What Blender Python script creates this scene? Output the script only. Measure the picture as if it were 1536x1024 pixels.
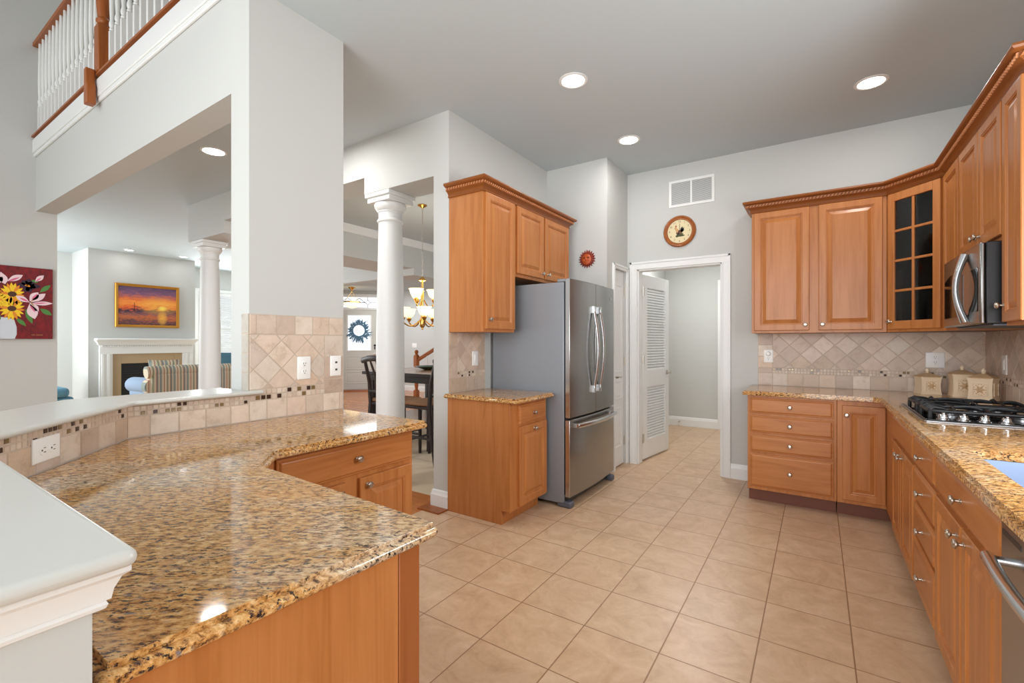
import bpy, bmesh, math, random
from mathutils import Matrix, Vector
random.seed(7)
PI = math.pi
SC = bpy.context.scene
COL = SC.collection
for o in list(bpy.data.objects):
    bpy.data.objects.remove(o)

# ------------------------------------------------------------------ camera, world, big lights, exposure
cam_d = bpy.data.cameras.new('camera'); cam = bpy.data.objects.new('camera', cam_d); COL.objects.link(cam)
cam_d.sensor_width = 36.0; cam_d.lens = 36.0 * 690.0 / 1536.0
cam_d.clip_start = 0.02; cam_d.clip_end = 200
cam.location = (0, 0, 1.306); cam.rotation_euler = (PI / 2, 0, 0.58616)
SC.camera = cam
SC.view_settings.view_transform = 'Standard'; SC.view_settings.look = 'None'
SC.view_settings.gamma = 1.0; SC.view_settings.use_curve_mapping = False
SC.view_settings.exposure = 0.0
SC.cycles.use_denoising = True
SC.cycles.max_bounces = 10; SC.cycles.diffuse_bounces = 6; SC.cycles.glossy_bounces = 5
SC.cycles.transparent_max_bounces = 12; SC.cycles.sample_clamp_indirect = 6.0
SC.cycles.caustics_reflective = False; SC.cycles.caustics_refractive = False

world = bpy.data.worlds.new('daylight_world'); SC.world = world; world.use_nodes = True
bg = world.node_tree.nodes['Background']
bg.inputs['Color'].default_value = (0.95, 0.98, 1.0, 1); bg.inputs['Strength'].default_value = 0.95

def area(name, loc, rot, sx, sy, power, color=(1, 1, 1)):
    d = bpy.data.lights.new(name, 'AREA'); d.shape = 'RECTANGLE'; d.size = sx; d.size_y = sy
    d.energy = power; d.color = color
    o = bpy.data.objects.new(name, d); COL.objects.link(o); o.location = loc; o.rotation_euler = rot
    o['kind'] = 'helper'
    return o
WARM = (1.0, 0.985, 0.96); DAY = (0.94, 0.975, 1.0)
# daylight through the window over the sink (right wall), the breakfast windows behind, the tall family-room windows
area('window_light_sink', (1.03, 2.0, 1.62), (0, PI / 2, 0), 1.0, 1.0, 42, DAY)
area('window_light_rear', (-0.7, -3.0, 1.55), (PI / 2, 0, 0), 3.4, 2.8, 215, DAY)
area('window_light_family', (-4.6, -3.0, 2.9), (PI / 2, 0, 0), 3.6, 4.6, 34, DAY)
area('window_light_living', (-12.4, 5.6, 1.7), (0, -PI / 2, 0), 1.6, 1.4, 110, DAY)
area('window_light_living_side', (-11.0, 0.0, 1.8), (PI / 2, 0, 0), 2.6, 2.0, 170, DAY)
area('fill_light_dining', (-2.62, 5.0, 1.7), (0, PI / 2, 0), 1.4, 1.6, 26, DAY)  # unseen fill for the dining room; the wall behind it has no window
area('fill_light_foyer', (-8.6, 7.4, 2.6), (0, 0, 0), 1.6, 1.2, 34, DAY)  # added fill pointing down from the foyer ceiling, not a window
area('fill_light_hall', (-1.3, 6.2, 2.7), (0, 0, 0), 0.5, 0.5, 30, WARM)  # fill added to light the back hall; no fixture belongs to it
area('fill_light_passage', (-3.45, 2.1, 3.08), (0, 0, 0), 0.16, 0.16, 16, WARM)  # unseen fill added behind the pier to brighten the header, no fixture
area('fill_light_loft', (-4.5, 2.5, 5.4), (0, 0, 0), 3.0, 1.6, 15, DAY)  # downward fill added over the loft; no window there

# ------------------------------------------------------------------ helpers
def lin(c):
    return tuple((x / 12.92 if x <= 0.04045 else ((x + 0.055) / 1.055) ** 2.4) for x in (v / 255.0 for v in c))

class MB:
    """collects shapes and links them as one mesh object"""
    def __init__(self, T=None):
        self.v = []; self.f = []; self.mi = []; self.col = []
        self.T = T if T is not None else Matrix.Identity(4)
    def add(self, vs, fs, mi=0, M=None):
        b = len(self.v)
        X = self.T @ M if M is not None else self.T
        self.v += [X @ Vector(p) for p in vs]
        self.f += [tuple(b + i for i in f) for f in fs]
        self.mi += [mi] * len(fs)
        return self
    def box(self, x0, x1, y0, y1, z0, z1, mi=0, M=None):
        vs = [(x0, y0, z0), (x1, y0, z0), (x1, y1, z0), (x0, y1, z0), (x0, y0, z1), (x1, y0, z1), (x1, y1, z1), (x0, y1, z1)]
        fs = [(0, 3, 2, 1), (4, 5, 6, 7), (0, 1, 5, 4), (1, 2, 6, 5), (2, 3, 7, 6), (3, 0, 4, 7)]
        return self.add(vs, fs, mi, M)
    def prism(self, poly, z0, z1, mi=0, M=None):
        n = len(poly)
        vs = [(p[0], p[1], z0) for p in poly] + [(p[0], p[1], z1) for p in poly]
        fs = [tuple(range(n - 1, -1, -1)), tuple(range(n, 2 * n))] + [(i, (i + 1) % n, n + (i + 1) % n, n + i) for i in range(n)]
        return self.add(vs, fs, mi, M)
    def lathe(self, prof, c=(0, 0, 0), n=24, mi=0, M=None, cap=True):
        vs = []; fs = []
        for r, z in prof:
            for k in range(n):
                a = 2 * PI * k / n
                vs.append((c[0] + r * math.cos(a), c[1] + r * math.sin(a), c[2] + z))
        for i in range(len(prof) - 1):
            for k in range(n):
                fs.append((i * n + k, i * n + (k + 1) % n, (i + 1) * n + (k + 1) % n, (i + 1) * n + k))
        if cap:
            fs.append(tuple(range(n - 1, -1, -1))); b = (len(prof) - 1) * n; fs.append(tuple(range(b, b + n)))
        return self.add(vs, fs, mi, M)
    def tube(self, path, r, n=10, mi=0, cap=True, M=None, flat=1.0, up=None):
        P = [Vector(p) for p in path]; m = len(P); vs = []; fs = []
        R = r if isinstance(r, (list, tuple)) else [r] * m
        prev = None
        for i in range(m):
            t = (P[min(i + 1, m - 1)] - P[max(i - 1, 0)]).normalized()
            if prev is None:
                a = Vector(up) if up else (Vector((0, 0, 1)) if abs(t.z) < 0.9 else Vector((1, 0, 0)))
            else:
                a = prev
            n1 = (a - t * a.dot(t)).normalized(); n2 = t.cross(n1); prev = n1
            for k in range(n):
                q = 2 * PI * k / n
                vs.append(P[i] + n1 * (R[i] * math.cos(q)) + n2 * (R[i] * flat * math.sin(q)))
        for i in range(m - 1):
            for k in range(n):
                fs.append((i * n + k, i * n + (k + 1) % n, (i + 1) * n + (k + 1) % n, (i + 1) * n + k))
        if cap:
            fs.append(tuple(range(n - 1, -1, -1))); fs.append(tuple(range((m - 1) * n, m * n)))
        return self.add(vs, fs, mi, M)
    def sweep(self, path, prof, z=0.0, mi=0, M=None):
        """profile points (out, up) swept along a level 2-D path, mitred; out = right-hand side of travel"""
        offs = mitre(path)
        vs = []; fs = []; k = len(prof); n = len(path)
        for (p, o) in zip(path, offs):
            for (a, b) in prof:
                vs.append((p[0] + o[0] * a, p[1] + o[1] * a, z + b))
        for i in range(n - 1):
            for j in range(k):
                fs.append((i * k + j, (i + 1) * k + j, (i + 1) * k + (j + 1) % k, i * k + (j + 1) % k))
        fs.append(tuple(range(k))); fs.append(tuple(range((n - 1) * k + k - 1, (n - 1) * k - 1, -1)))
        return self.add(vs, fs, mi, M)
    def rings(self, x0, x1, z0, z1, y, prof, mi=0, M=None, back=True):
        """a panel built from concentric rectangles: prof = (inset, depth toward viewer)"""
        vs = []; fs = []
        for (i, d) in prof:
            yy = y - d
            vs += [(x0 + i, yy, z0 + i), (x1 - i, yy, z0 + i), (x1 - i, yy, z1 - i), (x0 + i, yy, z1 - i)]
        for r in range(len(prof) - 1):
            for k in range(4):
                fs.append((r * 4 + k, r * 4 + (k + 1) % 4, r * 4 + 4 + (k + 1) % 4, r * 4 + 4 + k))
        e = (len(prof) - 1) * 4
        fs.append((e, e + 1, e + 2, e + 3))
        if back: fs.append((3, 2, 1, 0))
        return self.add(vs, fs, mi, M)
    def ball(self, c, r, n=16, m=10, mi=0, M=None, sz=(1, 1, 1)):
        vs = []; fs = []
        for i in range(m + 1):
            t = PI * i / m
            for k in range(n):
                a = 2 * PI * k / n
                vs.append((c[0] + r * sz[0] * math.sin(t) * math.cos(a), c[1] + r * sz[1] * math.sin(t) * math.sin(a), c[2] - r * sz[2] * math.cos(t)))
        for i in range(m):
            for k in range(n):
                fs.append((i * n + k, i * n + (k + 1) % n, (i + 1) * n + (k + 1) % n, (i + 1) * n + k))
        return self.add(vs, fs, mi, M)
    def build(self, name, mats, parent=None, bevel=0, seg=2, smooth=35, sub=0, label=None, cols=None):
        me = bpy.data.meshes.new(name)
        me.from_pydata([tuple(p) for p in self.v], [], self.f)
        if not isinstance(mats, (list, tuple)): mats = [mats]
        for m in mats: me.materials.append(m)
        for p, i in zip(me.polygons, self.mi): p.material_index = i
        bm = bmesh.new(); bm.from_mesh(me)
        bmesh.ops.recalc_face_normals(bm, faces=bm.faces)
        bm.to_mesh(me); bm.free()
        if smooth:
            for p in me.polygons: p.use_smooth = True
            me.set_sharp_from_angle(angle=math.radians(smooth))
        o = bpy.data.objects.new(name, me); COL.objects.link(o)
        if parent is not None: attach(o, parent)
        if bevel:
            b = o.modifiers.new('bevel', 'BEVEL'); b.width = bevel; b.segments = seg; b.limit_method = 'ANGLE'; b.angle_limit = math.radians(40)
            b.use_clamp_overlap = True; b.harden_normals = False
        if sub:
            s = o.modifiers.new('sub', 'SUBSURF'); s.levels = sub; s.render_levels = sub
        if label: o['label'] = label
        return o

def attach(o, parent):
    o.parent = parent
    root = parent
    loc = Vector(root.location)
    while root.parent is not None:
        root = root.parent
        loc = loc + Vector(root.location)
    # parents are unrotated and parts are built in world coordinates
    o.matrix_parent_inverse = Matrix.Translation(-Vector(WORLD.get(parent.name, parent.location)))
WORLD = {}

def mitre(path):
    n = len(path); out = []
    for i in range(n):
        d = []
        if i > 0: d.append((Vector(path[i]) - Vector(path[i - 1])).to_2d().normalized())
        if i < n - 1: d.append((Vector(path[i + 1]) - Vector(path[i])).to_2d().normalized())
        ns = [Vector((q.y, -q.x)) for q in d]
        if len(ns) == 1: out.append(ns[0])
        else:
            m = (ns[0] + ns[1]); m.normalize()
            out.append(m / max(0.2, m.dot(ns[0])))
    return out

def offset_poly(poly, d):
    """inset (d>0) of a counter-clockwise polygon"""
    n = len(poly); out = []
    for i in range(n):
        a = Vector(poly[i - 1]); b = Vector(poly[i]); c = Vector(poly[(i + 1) % n])
        e1 = (b - a).normalized(); e2 = (c - b).normalized()
        n1 = Vector((-e1.y, e1.x)); n2 = Vector((-e2.y, e2.x))
        m = (n1 + n2); m.normalize()
        out.append(tuple(b + m * (d / max(0.25, m.dot(n1)))))
    return out

def round_poly(pts, n=6):
    """pts: (x, y, radius)"""
    out = []; N = len(pts)
    for i in range(N):
        p = Vector(pts[i][:2]); r = pts[i][2]
        if r <= 0: out.append(tuple(p)); continue
        a = (Vector(pts[i - 1][:2]) - p).normalized(); b = (Vector(pts[(i + 1) % N][:2]) - p).normalized()
        ang = a.angle(b); t = r / math.tan(ang / 2)
        p0 = p + a * t; p1 = p + b * t
        c = p + (a + b).normalized() * (r / math.sin(ang / 2))
        v0 = p0 - c; v1 = p1 - c
        full = v0.angle(v1); sgn = 1 if v0.x * v1.y - v0.y * v1.x > 0 else -1
        for k in range(n + 1):
            q = sgn * full * k / n
            out.append((c.x + v0.x * math.cos(q) - v0.y * math.sin(q), c.y + v0.x * math.sin(q) + v0.y * math.cos(q)))
    return out

def thing(name, label, cat, loc=(0, 0, 0), group=None):
    o = bpy.data.objects.new(name, None); COL.objects.link(o); o.location = loc
    o.empty_display_size = 0.1
    WORLD[o.name] = Vector(loc)
    o['label'] = label; o['category'] = cat
    if group: o['group'] = group
    return o
def tag(o, label, cat, group=None, kind=None):
    o['label'] = label; o['category'] = cat
    if group: o['group'] = group
    if kind: o['kind'] = kind
    return o
def struct(o, label=None):
    o['kind'] = 'structure'
    if label: o['label'] = label
    return o
def frame(P, U):
    """local x = viewer's right, y = away from the viewer, z = up"""
    u = Vector((U[0], U[1], 0)).normalized(); w = Vector((0, 0, 1)).cross(u)
    return Matrix(((u.x, w.x, 0, P[0]), (u.y, w.y, 0, P[1]), (0, 0, 1, P[2] if len(P) > 2 else 0), (0, 0, 0, 1)))
def copy_tree(root, loc, label=None, group=None):
    r = root.copy(); COL.objects.link(r); r.location = loc
    WORLD[r.name] = WORLD.get(root.name, Vector((0, 0, 0)))
    if label: r['label'] = label
    if group: r['group'] = group
    def rec(src, dst):
        for ch in [x for x in ALLCH(src)]:
            c = ch.copy(); COL.objects.link(c); c.parent = dst; c.matrix_parent_inverse = ch.matrix_parent_inverse.copy()
            rec(ch, c)
    rec(root, r)
    return r
def ALLCH(o):
    return [x for x in bpy.data.objects if x.parent == o]
AXY = Matrix.Rotation(PI / 2, 4, 'X')      # lathe axis z -> -y (toward the viewer in a cabinet frame)

# ------------------------------------------------------------------ materials
def mat(name, color=(200, 200, 200), rough=0.5, metal=0.0, spec=0.5, emit=None, estr=0.0, coat=0.0, linear=None):
    m = bpy.data.materials.new(name); m.use_nodes = True
    b = m.node_tree.nodes['Principled BSDF']
    c = linear if linear else lin(color)
    b.inputs['Base Color'].default_value = (*c, 1); b.inputs['Roughness'].default_value = rough
    b.inputs['Metallic'].default_value = metal; b.inputs['Specular IOR Level'].default_value = spec
    b.inputs['Coat Weight'].default_value = coat; b.inputs['Coat Roughness'].default_value = 0.1
    if emit:
        b.inputs['Emission Color'].default_value = (*lin(emit), 1); b.inputs['Emission Strength'].default_value = estr
    return m
class NT:
    def __init__(self, m):
        self.t = m.node_tree; self.n = m.node_tree.nodes; self.l = m.node_tree.links; self.b = self.n['Principled BSDF']
    def new(self, kind, **kw):
        x = self.n.new(kind)
        for k, v in kw.items(): setattr(x, k, v)
        return x
    def link(self, a, b): self.l.new(a, b)
    def val(self, node, name, v): node.inputs[name].default_value = v
    def math(self, op, a, b=None, clamp=False):
        x = self.new('ShaderNodeMath', operation=op, use_clamp=clamp)
        for i, q in enumerate((a, b)):
            if q is None: continue
            if isinstance(q, (int, float)): x.inputs[i].default_value = q
            else: self.link(q, x.inputs[i])
        return x.outputs[0]
    def pos(self, scale=(1, 1, 1), rot=(0, 0, 0)):
        g = self.new('ShaderNodeTexCoord')
        mp = self.new('ShaderNodeMapping'); mp.inputs['Scale'].default_value = scale; mp.inputs['Rotation'].default_value = rot
        self.link(g.outputs['Object'], mp.inputs['Vector'])
        return mp.outputs['Vector']
    def noise(self, vec, scale, detail=4, rough=0.5, dist=0.0):
        x = self.new('ShaderNodeTexNoise'); x.inputs['Scale'].default_value = scale; x.inputs['Detail'].default_value = detail
        x.inputs['Roughness'].default_value = rough; x.inputs['Distortion'].default_value = dist
        self.link(vec, x.inputs['Vector'])
        return x.outputs['Fac']
    def ramp(self, fac, stops, interp='LINEAR'):
        x = self.new('ShaderNodeValToRGB'); r = x.color_ramp; r.interpolation = interp
        while len(r.elements) < len(stops): r.elements.new(0.5)
        for e, (p, c) in zip(r.elements, stops):
            e.position = p; e.color = (*(lin(c) if max(c) > 1 else c), 1)
        self.link(fac, x.inputs['Fac'])
        return x.outputs['Color']
    def mix(self, fac, a, b, mode='MIX'):
        x = self.new('ShaderNodeMix', data_type='RGBA', blend_type=mode)
        for s, q in ((0, fac), (6, a), (7, b)):
            if isinstance(q, (int, float)): x.inputs[s].default_value = q
            elif isinstance(q, tuple): x.inputs[s].default_value = (*q, 1)
            else: self.link(q, x.inputs[s])
        return x.outputs[2]
    def color(self, c): self.link(c, self.b.inputs['Base Color'])
    def bump(self, h, strength=0.2, dist=0.002):
        x = self.new('ShaderNodeBump'); x.inputs['Strength'].default_value = strength; x.inputs['Distance'].default_value = dist
        self.link(h, x.inputs['Height']); self.link(x.outputs['Normal'], self.b.inputs['Normal'])

def wood(name, c0, c1, rough=0.38, horiz=False, scale=1.0, c2=None):
    m = mat(name, c0, rough, spec=0.38, coat=0.06); t = NT(m)
    s = (1.3, 1.3, 14) if horiz else (14, 14, 1.1)
    p = t.pos(tuple(q * scale for q in s))
    n1 = t.noise(p, 1.6, 5, 0.55, 0.6)
    p2 = t.pos(tuple(q * scale for q in ((3, 3, 160) if horiz else (160, 160, 3))))
    n2 = t.noise(p2, 1.0, 3, 0.6)
    f = t.math('ADD', t.math('MULTIPLY', n1, 0.75), t.math('MULTIPLY', n2, 0.25))
    t.color(t.ramp(f, [(0.30, c1), (0.5, c0), (0.72, c2 or c0)]))
    return m

M = {}
M['wall'] = mat('wall_paint', (196, 197, 194), 0.75)
M['ceil'] = mat('ceiling_paint', (192, 202, 206), 0.85)
M['trim'] = mat('trim_paint', (230, 231, 230), 0.4)
M['white'] = mat('white_gloss', (230, 231, 230), 0.35)
M['ledge'] = mat('ledge_white', (206, 206, 201), 0.28)
M['wood'] = wood('maple_vertical', (181, 115, 61), (162, 97, 46), 0.36, c2=(191, 127, 73))
M['woodh'] = wood('maple_horizontal', (181, 115, 61), (162, 97, 46), 0.36, True, c2=(191, 127, 73))
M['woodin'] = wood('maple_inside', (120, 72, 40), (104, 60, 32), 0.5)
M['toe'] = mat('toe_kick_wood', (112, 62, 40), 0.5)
M['crown'] = wood('maple_crown_shaded', (142, 82, 38), (120, 66, 28), 0.35, True)  # crown maple, darkened so the colour also carries its shading
M['oak'] = wood('oak_rail', (156, 86, 36), (130, 68, 26), 0.35, True)
M['oakv'] = wood('oak_newel', (156, 86, 36), (130, 68, 26), 0.35)
M['nickel'] = mat('satin_nickel', (196, 188, 176), 0.28, 1.0)
M['steel'] = mat('brushed_steel', (150, 150, 152), 0.3, 1.0)
M['chrome'] = mat('bright_steel', (205, 207, 210), 0.18, 1.0)
M['fridge'] = mat('fridge_side_grey', (142, 147, 154), 0.42, 0.3)
M['black'] = mat('black_plastic', (22, 22, 24), 0.35)
M['iron'] = mat('cast_iron', (26, 27, 30), 0.5)
M['blackglass'] = mat('black_glass', (10, 10, 12), 0.05, spec=0.7)
M['plate'] = mat('plate_white', (240, 240, 238), 0.35)
M['hole'] = mat('outlet_slots', (60, 58, 55), 0.6)
M['grey'] = mat('vent_shadow', (140, 140, 140), 0.7)
M['lamp'] = mat('lamp_lens', (255, 255, 255), 0.5, emit=(255, 250, 240), estr=9.0)
M['brass'] = mat('polished_brass', (212, 168, 92), 0.22, 1.0)
M['glassglow'] = mat('alabaster_glass', (255, 240, 210), 0.4, emit=(255, 226, 176), estr=1.3)
M['dark'] = mat('espresso_wood', (38, 26, 24), 0.3)
M['tabletop'] = wood('table_top', (140, 104, 76), (112, 80, 58), 0.25, True)
M['seatpad'] = mat('seat_pad', (126, 88, 58), 0.7)
M['green'] = mat('green_glaze', (34, 74, 52), 0.25)
M['blue'] = mat('blue_fabric', (92, 138, 160), 0.9)
M['bluelight'] = mat('blue_slipcover', (146, 166, 192), 0.9)
M['gold'] = mat('gilt_frame', (190, 132, 46), 0.35, 0.6)
M['beige'] = mat('beige_marble', (176, 150, 116), 0.3)
M['soot'] = mat('firebox_black', (14, 15, 20), 0.6)
M['carpet'] = mat('beige_carpet', (205, 184, 158), 0.95)
M['cream'] = mat('cream_ceramic', (242, 222, 192), 0.5)
M['creamd'] = mat('cream_relief', (212, 178, 136), 0.55)
M['teal'] = mat('wreath_blue', (84, 122, 146), 0.8)

def glass_mat():
    m = bpy.data.materials.new('clear_glass'); m.use_nodes = True
    t = m.node_tree; t.nodes.remove(t.nodes['Principled BSDF'])
    out = t.nodes['Material Output']; tr = t.nodes.new('ShaderNodeBsdfTransparent'); gl = t.nodes.new('ShaderNodeBsdfGlossy')
    gl.inputs['Roughness'].default_value = 0.03; tr.inputs['Color'].default_value = (0.62, 0.6, 0.6, 1)
    fr = t.nodes.new('ShaderNodeFresnel'); fr.inputs['IOR'].default_value = 1.6
    mx = t.nodes.new('ShaderNodeMixShader')
    t.links.new(fr.outputs[0], mx.inputs[0]); t.links.new(tr.outputs[0], mx.inputs[1]); t.links.new(gl.outputs[0], mx.inputs[2])
    t.links.new(mx.outputs[0], out.inputs[0])
    return m
M['glass'] = glass_mat()
def pane_mat():
    m = bpy.data.materials.new('window_glass'); m.use_nodes = True
    t = m.node_tree; t.nodes.remove(t.nodes['Principled BSDF'])
    out = t.nodes['Material Output']; tr = t.nodes.new('ShaderNodeBsdfTransparent'); gl = t.nodes.new('ShaderNodeBsdfGlossy')
    gl.inputs['Roughness'].default_value = 0.05
    fr = t.nodes.new('ShaderNodeFresnel'); fr.inputs['IOR'].default_value = 1.45
    mx = t.nodes.new('ShaderNodeMixShader')
    t.links.new(fr.outputs[0], mx.inputs[0]); t.links.new(tr.outputs[0], mx.inputs[1]); t.links.new(gl.outputs[0], mx.inputs[2])
    t.links.new(mx.outputs[0], out.inputs[0])
    return m
M['pane'] = pane_mat()

def granite():
    m = mat('granite_gold', (190, 150, 100), 0.07, spec=0.5); t = NT(m)
    def along(sx, sy):
        # long axis of the mineral streaks runs diagonally across the slabs
        a = t.pos((1, 1, 1), (0, 0, math.radians(-36)))
        mp = t.new('ShaderNodeMapping'); mp.inputs['Scale'].default_value = (sx, sy, sy); t.link(a, mp.inputs['Vector'])
        return mp.outputs['Vector']
    p = along(0.68, 1.6)
    big = t.noise(p, 3.0, 4, 0.6, 0.6)
    mid = t.noise(p, 56, 9, 0.72, 0.15)
    gold = t.ramp(mid, [(0.33, (50, 38, 32)), (0.40, (124, 82, 46)), (0.465, (188, 134, 74)), (0.55, (214, 166, 104)), (0.67, (231, 198, 148)), (0.8, (240, 226, 200))])
    pale = t.ramp(mid, [(0.33, (58, 52, 54)), (0.405, (132, 114, 102)), (0.47, (192, 164, 132)), (0.57, (220, 198, 168)), (0.70, (236, 224, 206))])
    c = t.mix(t.math('MULTIPLY', t.math('SUBTRACT', big, 0.50), 4.5, True), gold, pale)
    p2 = along(0.66, 1.7)
    fl = t.noise(p2, 78, 6, 0.72, 0.15)
    zone = t.noise(p, 9, 3, 0.55)
    dark = t.math('MULTIPLY', t.math('SUBTRACT', fl, 0.53), 18.0, True)
    dark = t.math('MULTIPLY', dark, t.math('MULTIPLY', t.math('SUBTRACT', zone, 0.30), 5.0, True))
    c = t.mix(dark, c, lin((38, 33, 36)))
    g2 = t.noise(p2, 34, 6, 0.65, 0.15)
    c = t.mix(t.math('MULTIPLY', t.math('SUBTRACT', g2, 0.60), 8.0, True), c, lin((120, 118, 124)))
    t.color(c)
    return m
M['granite'] = granite()

def floor_tile():
    m = mat('floor_tile', (200, 158, 122), 0.34, spec=0.45); t = NT(m)
    g = t.new('ShaderNodeTexCoord'); sp = t.new('ShaderNodeSeparateXYZ'); t.link(g.outputs['Object'], sp.inputs[0])
    S = 0.3402
    u = t.math('DIVIDE', t.math('SUBTRACT', sp.outputs[0], -1.2342), S); v = t.math('DIVIDE', t.math('SUBTRACT', sp.outputs[1], 1.947), S)
    def edge(q):
        f = t.math('FRACT', q); return t.math('MINIMUM', f, t.math('SUBTRACT', 1.0, f))
    e = t.math('MULTIPLY', t.math('MINIMUM', edge(u), edge(v)), S)
    grout = t.math('SUBTRACT', 1.0, t.math('MULTIPLY', t.math('SUBTRACT', e, 0.0018), 600.0, True))
    cell = t.new('ShaderNodeCombineXYZ'); t.link(t.math('FLOOR', u), cell.inputs[0]); t.link(t.math('FLOOR', v), cell.inputs[1])
    wn = t.new('ShaderNodeTexWhiteNoise', noise_dimensions='3D'); t.link(cell.outputs[0], wn.inputs['Vector'])
    off = t.new('ShaderNodeVectorMath', operation='MULTIPLY_ADD'); t.link(wn.outputs['Color'], off.inputs[0]); off.inputs[1].default_value = (20, 20, 20); t.link(g.outputs['Object'], off.inputs[2])
    n1 = t.noise(off.outputs[0], 6.5, 7, 0.62, 1.2)
    n2 = t.noise(off.outputs[0], 45, 4, 0.6)
    f = t.math('ADD', t.math('MULTIPLY', n1, 0.8), t.math('MULTIPLY', n2, 0.2))
    c = t.ramp(f, [(0.32, (188, 154, 122)), (0.5, (203, 171, 139)), (0.62, (211, 181, 151)), (0.75, (222, 197, 170))])
    tint = t.ramp(wn.outputs['Value'], [(0, (1.0, .97, .94)), (1, (1.0, 1.0, 1.0))])
    c = t.mix(1.0, c, tint, 'MULTIPLY')
    c = t.mix(grout, c, lin((146, 108, 76)))
    t.color(c)
    t.bump(t.math('ADD', t.math('SUBTRACT', 1.0, grout), t.math('MULTIPLY', n1, 0.12)), 0.35, 0.002)
    return m
M['tile'] = floor_tile()

def wood_floor():
    m = mat('hall_wood_floor', (196, 120, 62), 0.25, coat=0.2); t = NT(m)
    br = t.new('ShaderNodeTexBrick'); br.inputs['Scale'].default_value = 1.0
    br.inputs['Brick Width'].default_value = 0.9; br.inputs['Row Height'].default_value = 0.075; br.inputs['Mortar Size'].default_value = 0.0012
    br.inputs['Color1'].default_value = (*lin((206, 132, 70)), 1); br.inputs['Color2'].default_value = (*lin((184, 108, 52)), 1); br.inputs['Mortar'].default_value = (*lin((110, 58, 26)), 1)
    t.link(t.pos(), br.inputs['Vector'])
    n = t.noise(t.pos((2, 40, 2)), 2, 4)
    t.color(t.mix(t.math('MULTIPLY', n, 0.4), br.outputs['Color'], lin((160, 88, 40))))
    return m
M['woodfloor'] = wood_floor()

def stone():
    m = mat('travertine', (205, 178, 155), 0.42); t = NT(m)
    at = t.new('ShaderNodeAttribute'); at.attribute_name = 'tile_colour'
    n = t.noise(t.pos(), 13, 6, 0.6, 0.3)
    n2 = t.noise(t.pos(), 110, 3, 0.6)
    sh = t.ramp(t.math('ADD', t.math('MULTIPLY', n, 0.75), t.math('MULTIPLY', n2, 0.25)), [(0.30, (0.70, 0.64, 0.58)), (0.46, (0.90, 0.885, 0.87)), (0.66, (1.0, 1.0, 1.0))])
    t.color(t.mix(1.0, at.outputs['Color'], sh, 'MULTIPLY'))
    return m
M['stone'] = stone()
M['grout'] = mat('tile_grout', (196, 180, 164), 0.8)

def stripes():
    m = mat('striped_fabric', (150, 140, 130), 0.9); t = NT(m)
    g = t.new('ShaderNodeTexCoord'); sp = t.new('ShaderNodeSeparateXYZ'); t.link(g.outputs['Object'], sp.inputs[0])
    f = t.math('FRACT', t.math('MULTIPLY', sp.outputs[1], 5.2))
    t.color(t.ramp(f, [(0.0, (146, 158, 156)), (0.16, (218, 206, 182)), (0.3, (176, 120, 98)), (0.36, (222, 210, 188)), (0.5, (150, 152, 130)), (0.62, (220, 206, 182)), (0.74, (182, 134, 112)), (0.80, (134, 146, 148)), (0.9, (218, 204, 180))], 'CONSTANT'))
    return m
M['stripe'] = stripes()

def sunset():
    m = mat('sunset_canvas', (150, 90, 60), 0.45); t = NT(m)
    g = t.new('ShaderNodeTexCoord'); sp = t.new('ShaderNodeSeparateXYZ'); t.link(g.outputs['Object'], sp.inputs[0])
    n = t.noise(t.pos((1, 2.5, 9)), 2.2, 7, 0.65, 1.0)
    z = t.math('ADD', sp.outputs[2], t.math('MULTIPLY', t.math('SUBTRACT', n, 0.5), 0.34))
    f = t.math('DIVIDE', t.math('SUBTRACT', z, 1.62), 0.84)
    c = t.ramp(f, [(0.0, (44, 34, 54)), (0.12, (104, 64, 66)), (0.22, (196, 104, 58)), (0.32, (120, 78, 86)), (0.375, (46, 36, 58)), (0.40, (70, 44, 66)), (0.44, (226, 96, 38)), (0.56, (244, 150, 60)), (0.66, (226, 110, 56)), (0.8, (126, 84, 112)), (1.0, (74, 54, 88))])
    # low sun, its glow and its path on the water
    def blob(cy, cz, ry, rz):
        dy = t.math('DIVIDE', t.math('SUBTRACT', sp.outputs[1], cy), ry); dz = t.math('DIVIDE', t.math('SUBTRACT', sp.outputs[2], cz), rz)
        return t.math('SUBTRACT', 1.0, t.math('ADD', t.math('MULTIPLY', dy, dy), t.math('MULTIPLY', dz, dz)), True)
    n3 = t.noise(t.pos((1, 7, 26)), 2.0, 4, 0.6)
    c = t.mix(t.math('MULTIPLY', blob(3.98, 2.05, 0.42, 0.20), n, True), c, lin((255, 196, 84)))
    c = t.mix(t.math('MULTIPLY', blob(4.03, 2.00, 0.09, 0.06), 1.0, True), c, lin((255, 222, 96)))
    c = t.mix(t.math('MULTIPLY', blob(4.03, 1.80, 0.10, 0.17), t.math('MULTIPLY', n3, 1.5), True), c, lin((250, 190, 70)))
    wv = t.math('MULTIPLY', t.math('MULTIPLY', t.math('SUBTRACT', n3, 0.5), 6.0, True), t.math('LESS_THAN', sp.outputs[2], 1.92))
    c = t.mix(t.math('MULTIPLY', wv, 0.5), c, lin((212, 112, 62)))
    t.color(c)
    return m
M['sunset'] = sunset()

def carpetn():
    t = NT(M['carpet']); n = t.noise(t.pos(), 300, 2)
    t.color(t.ramp(n, [(0.3, (190, 168, 142)), (0.7, (218, 198, 172))]))
carpetn()

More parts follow.
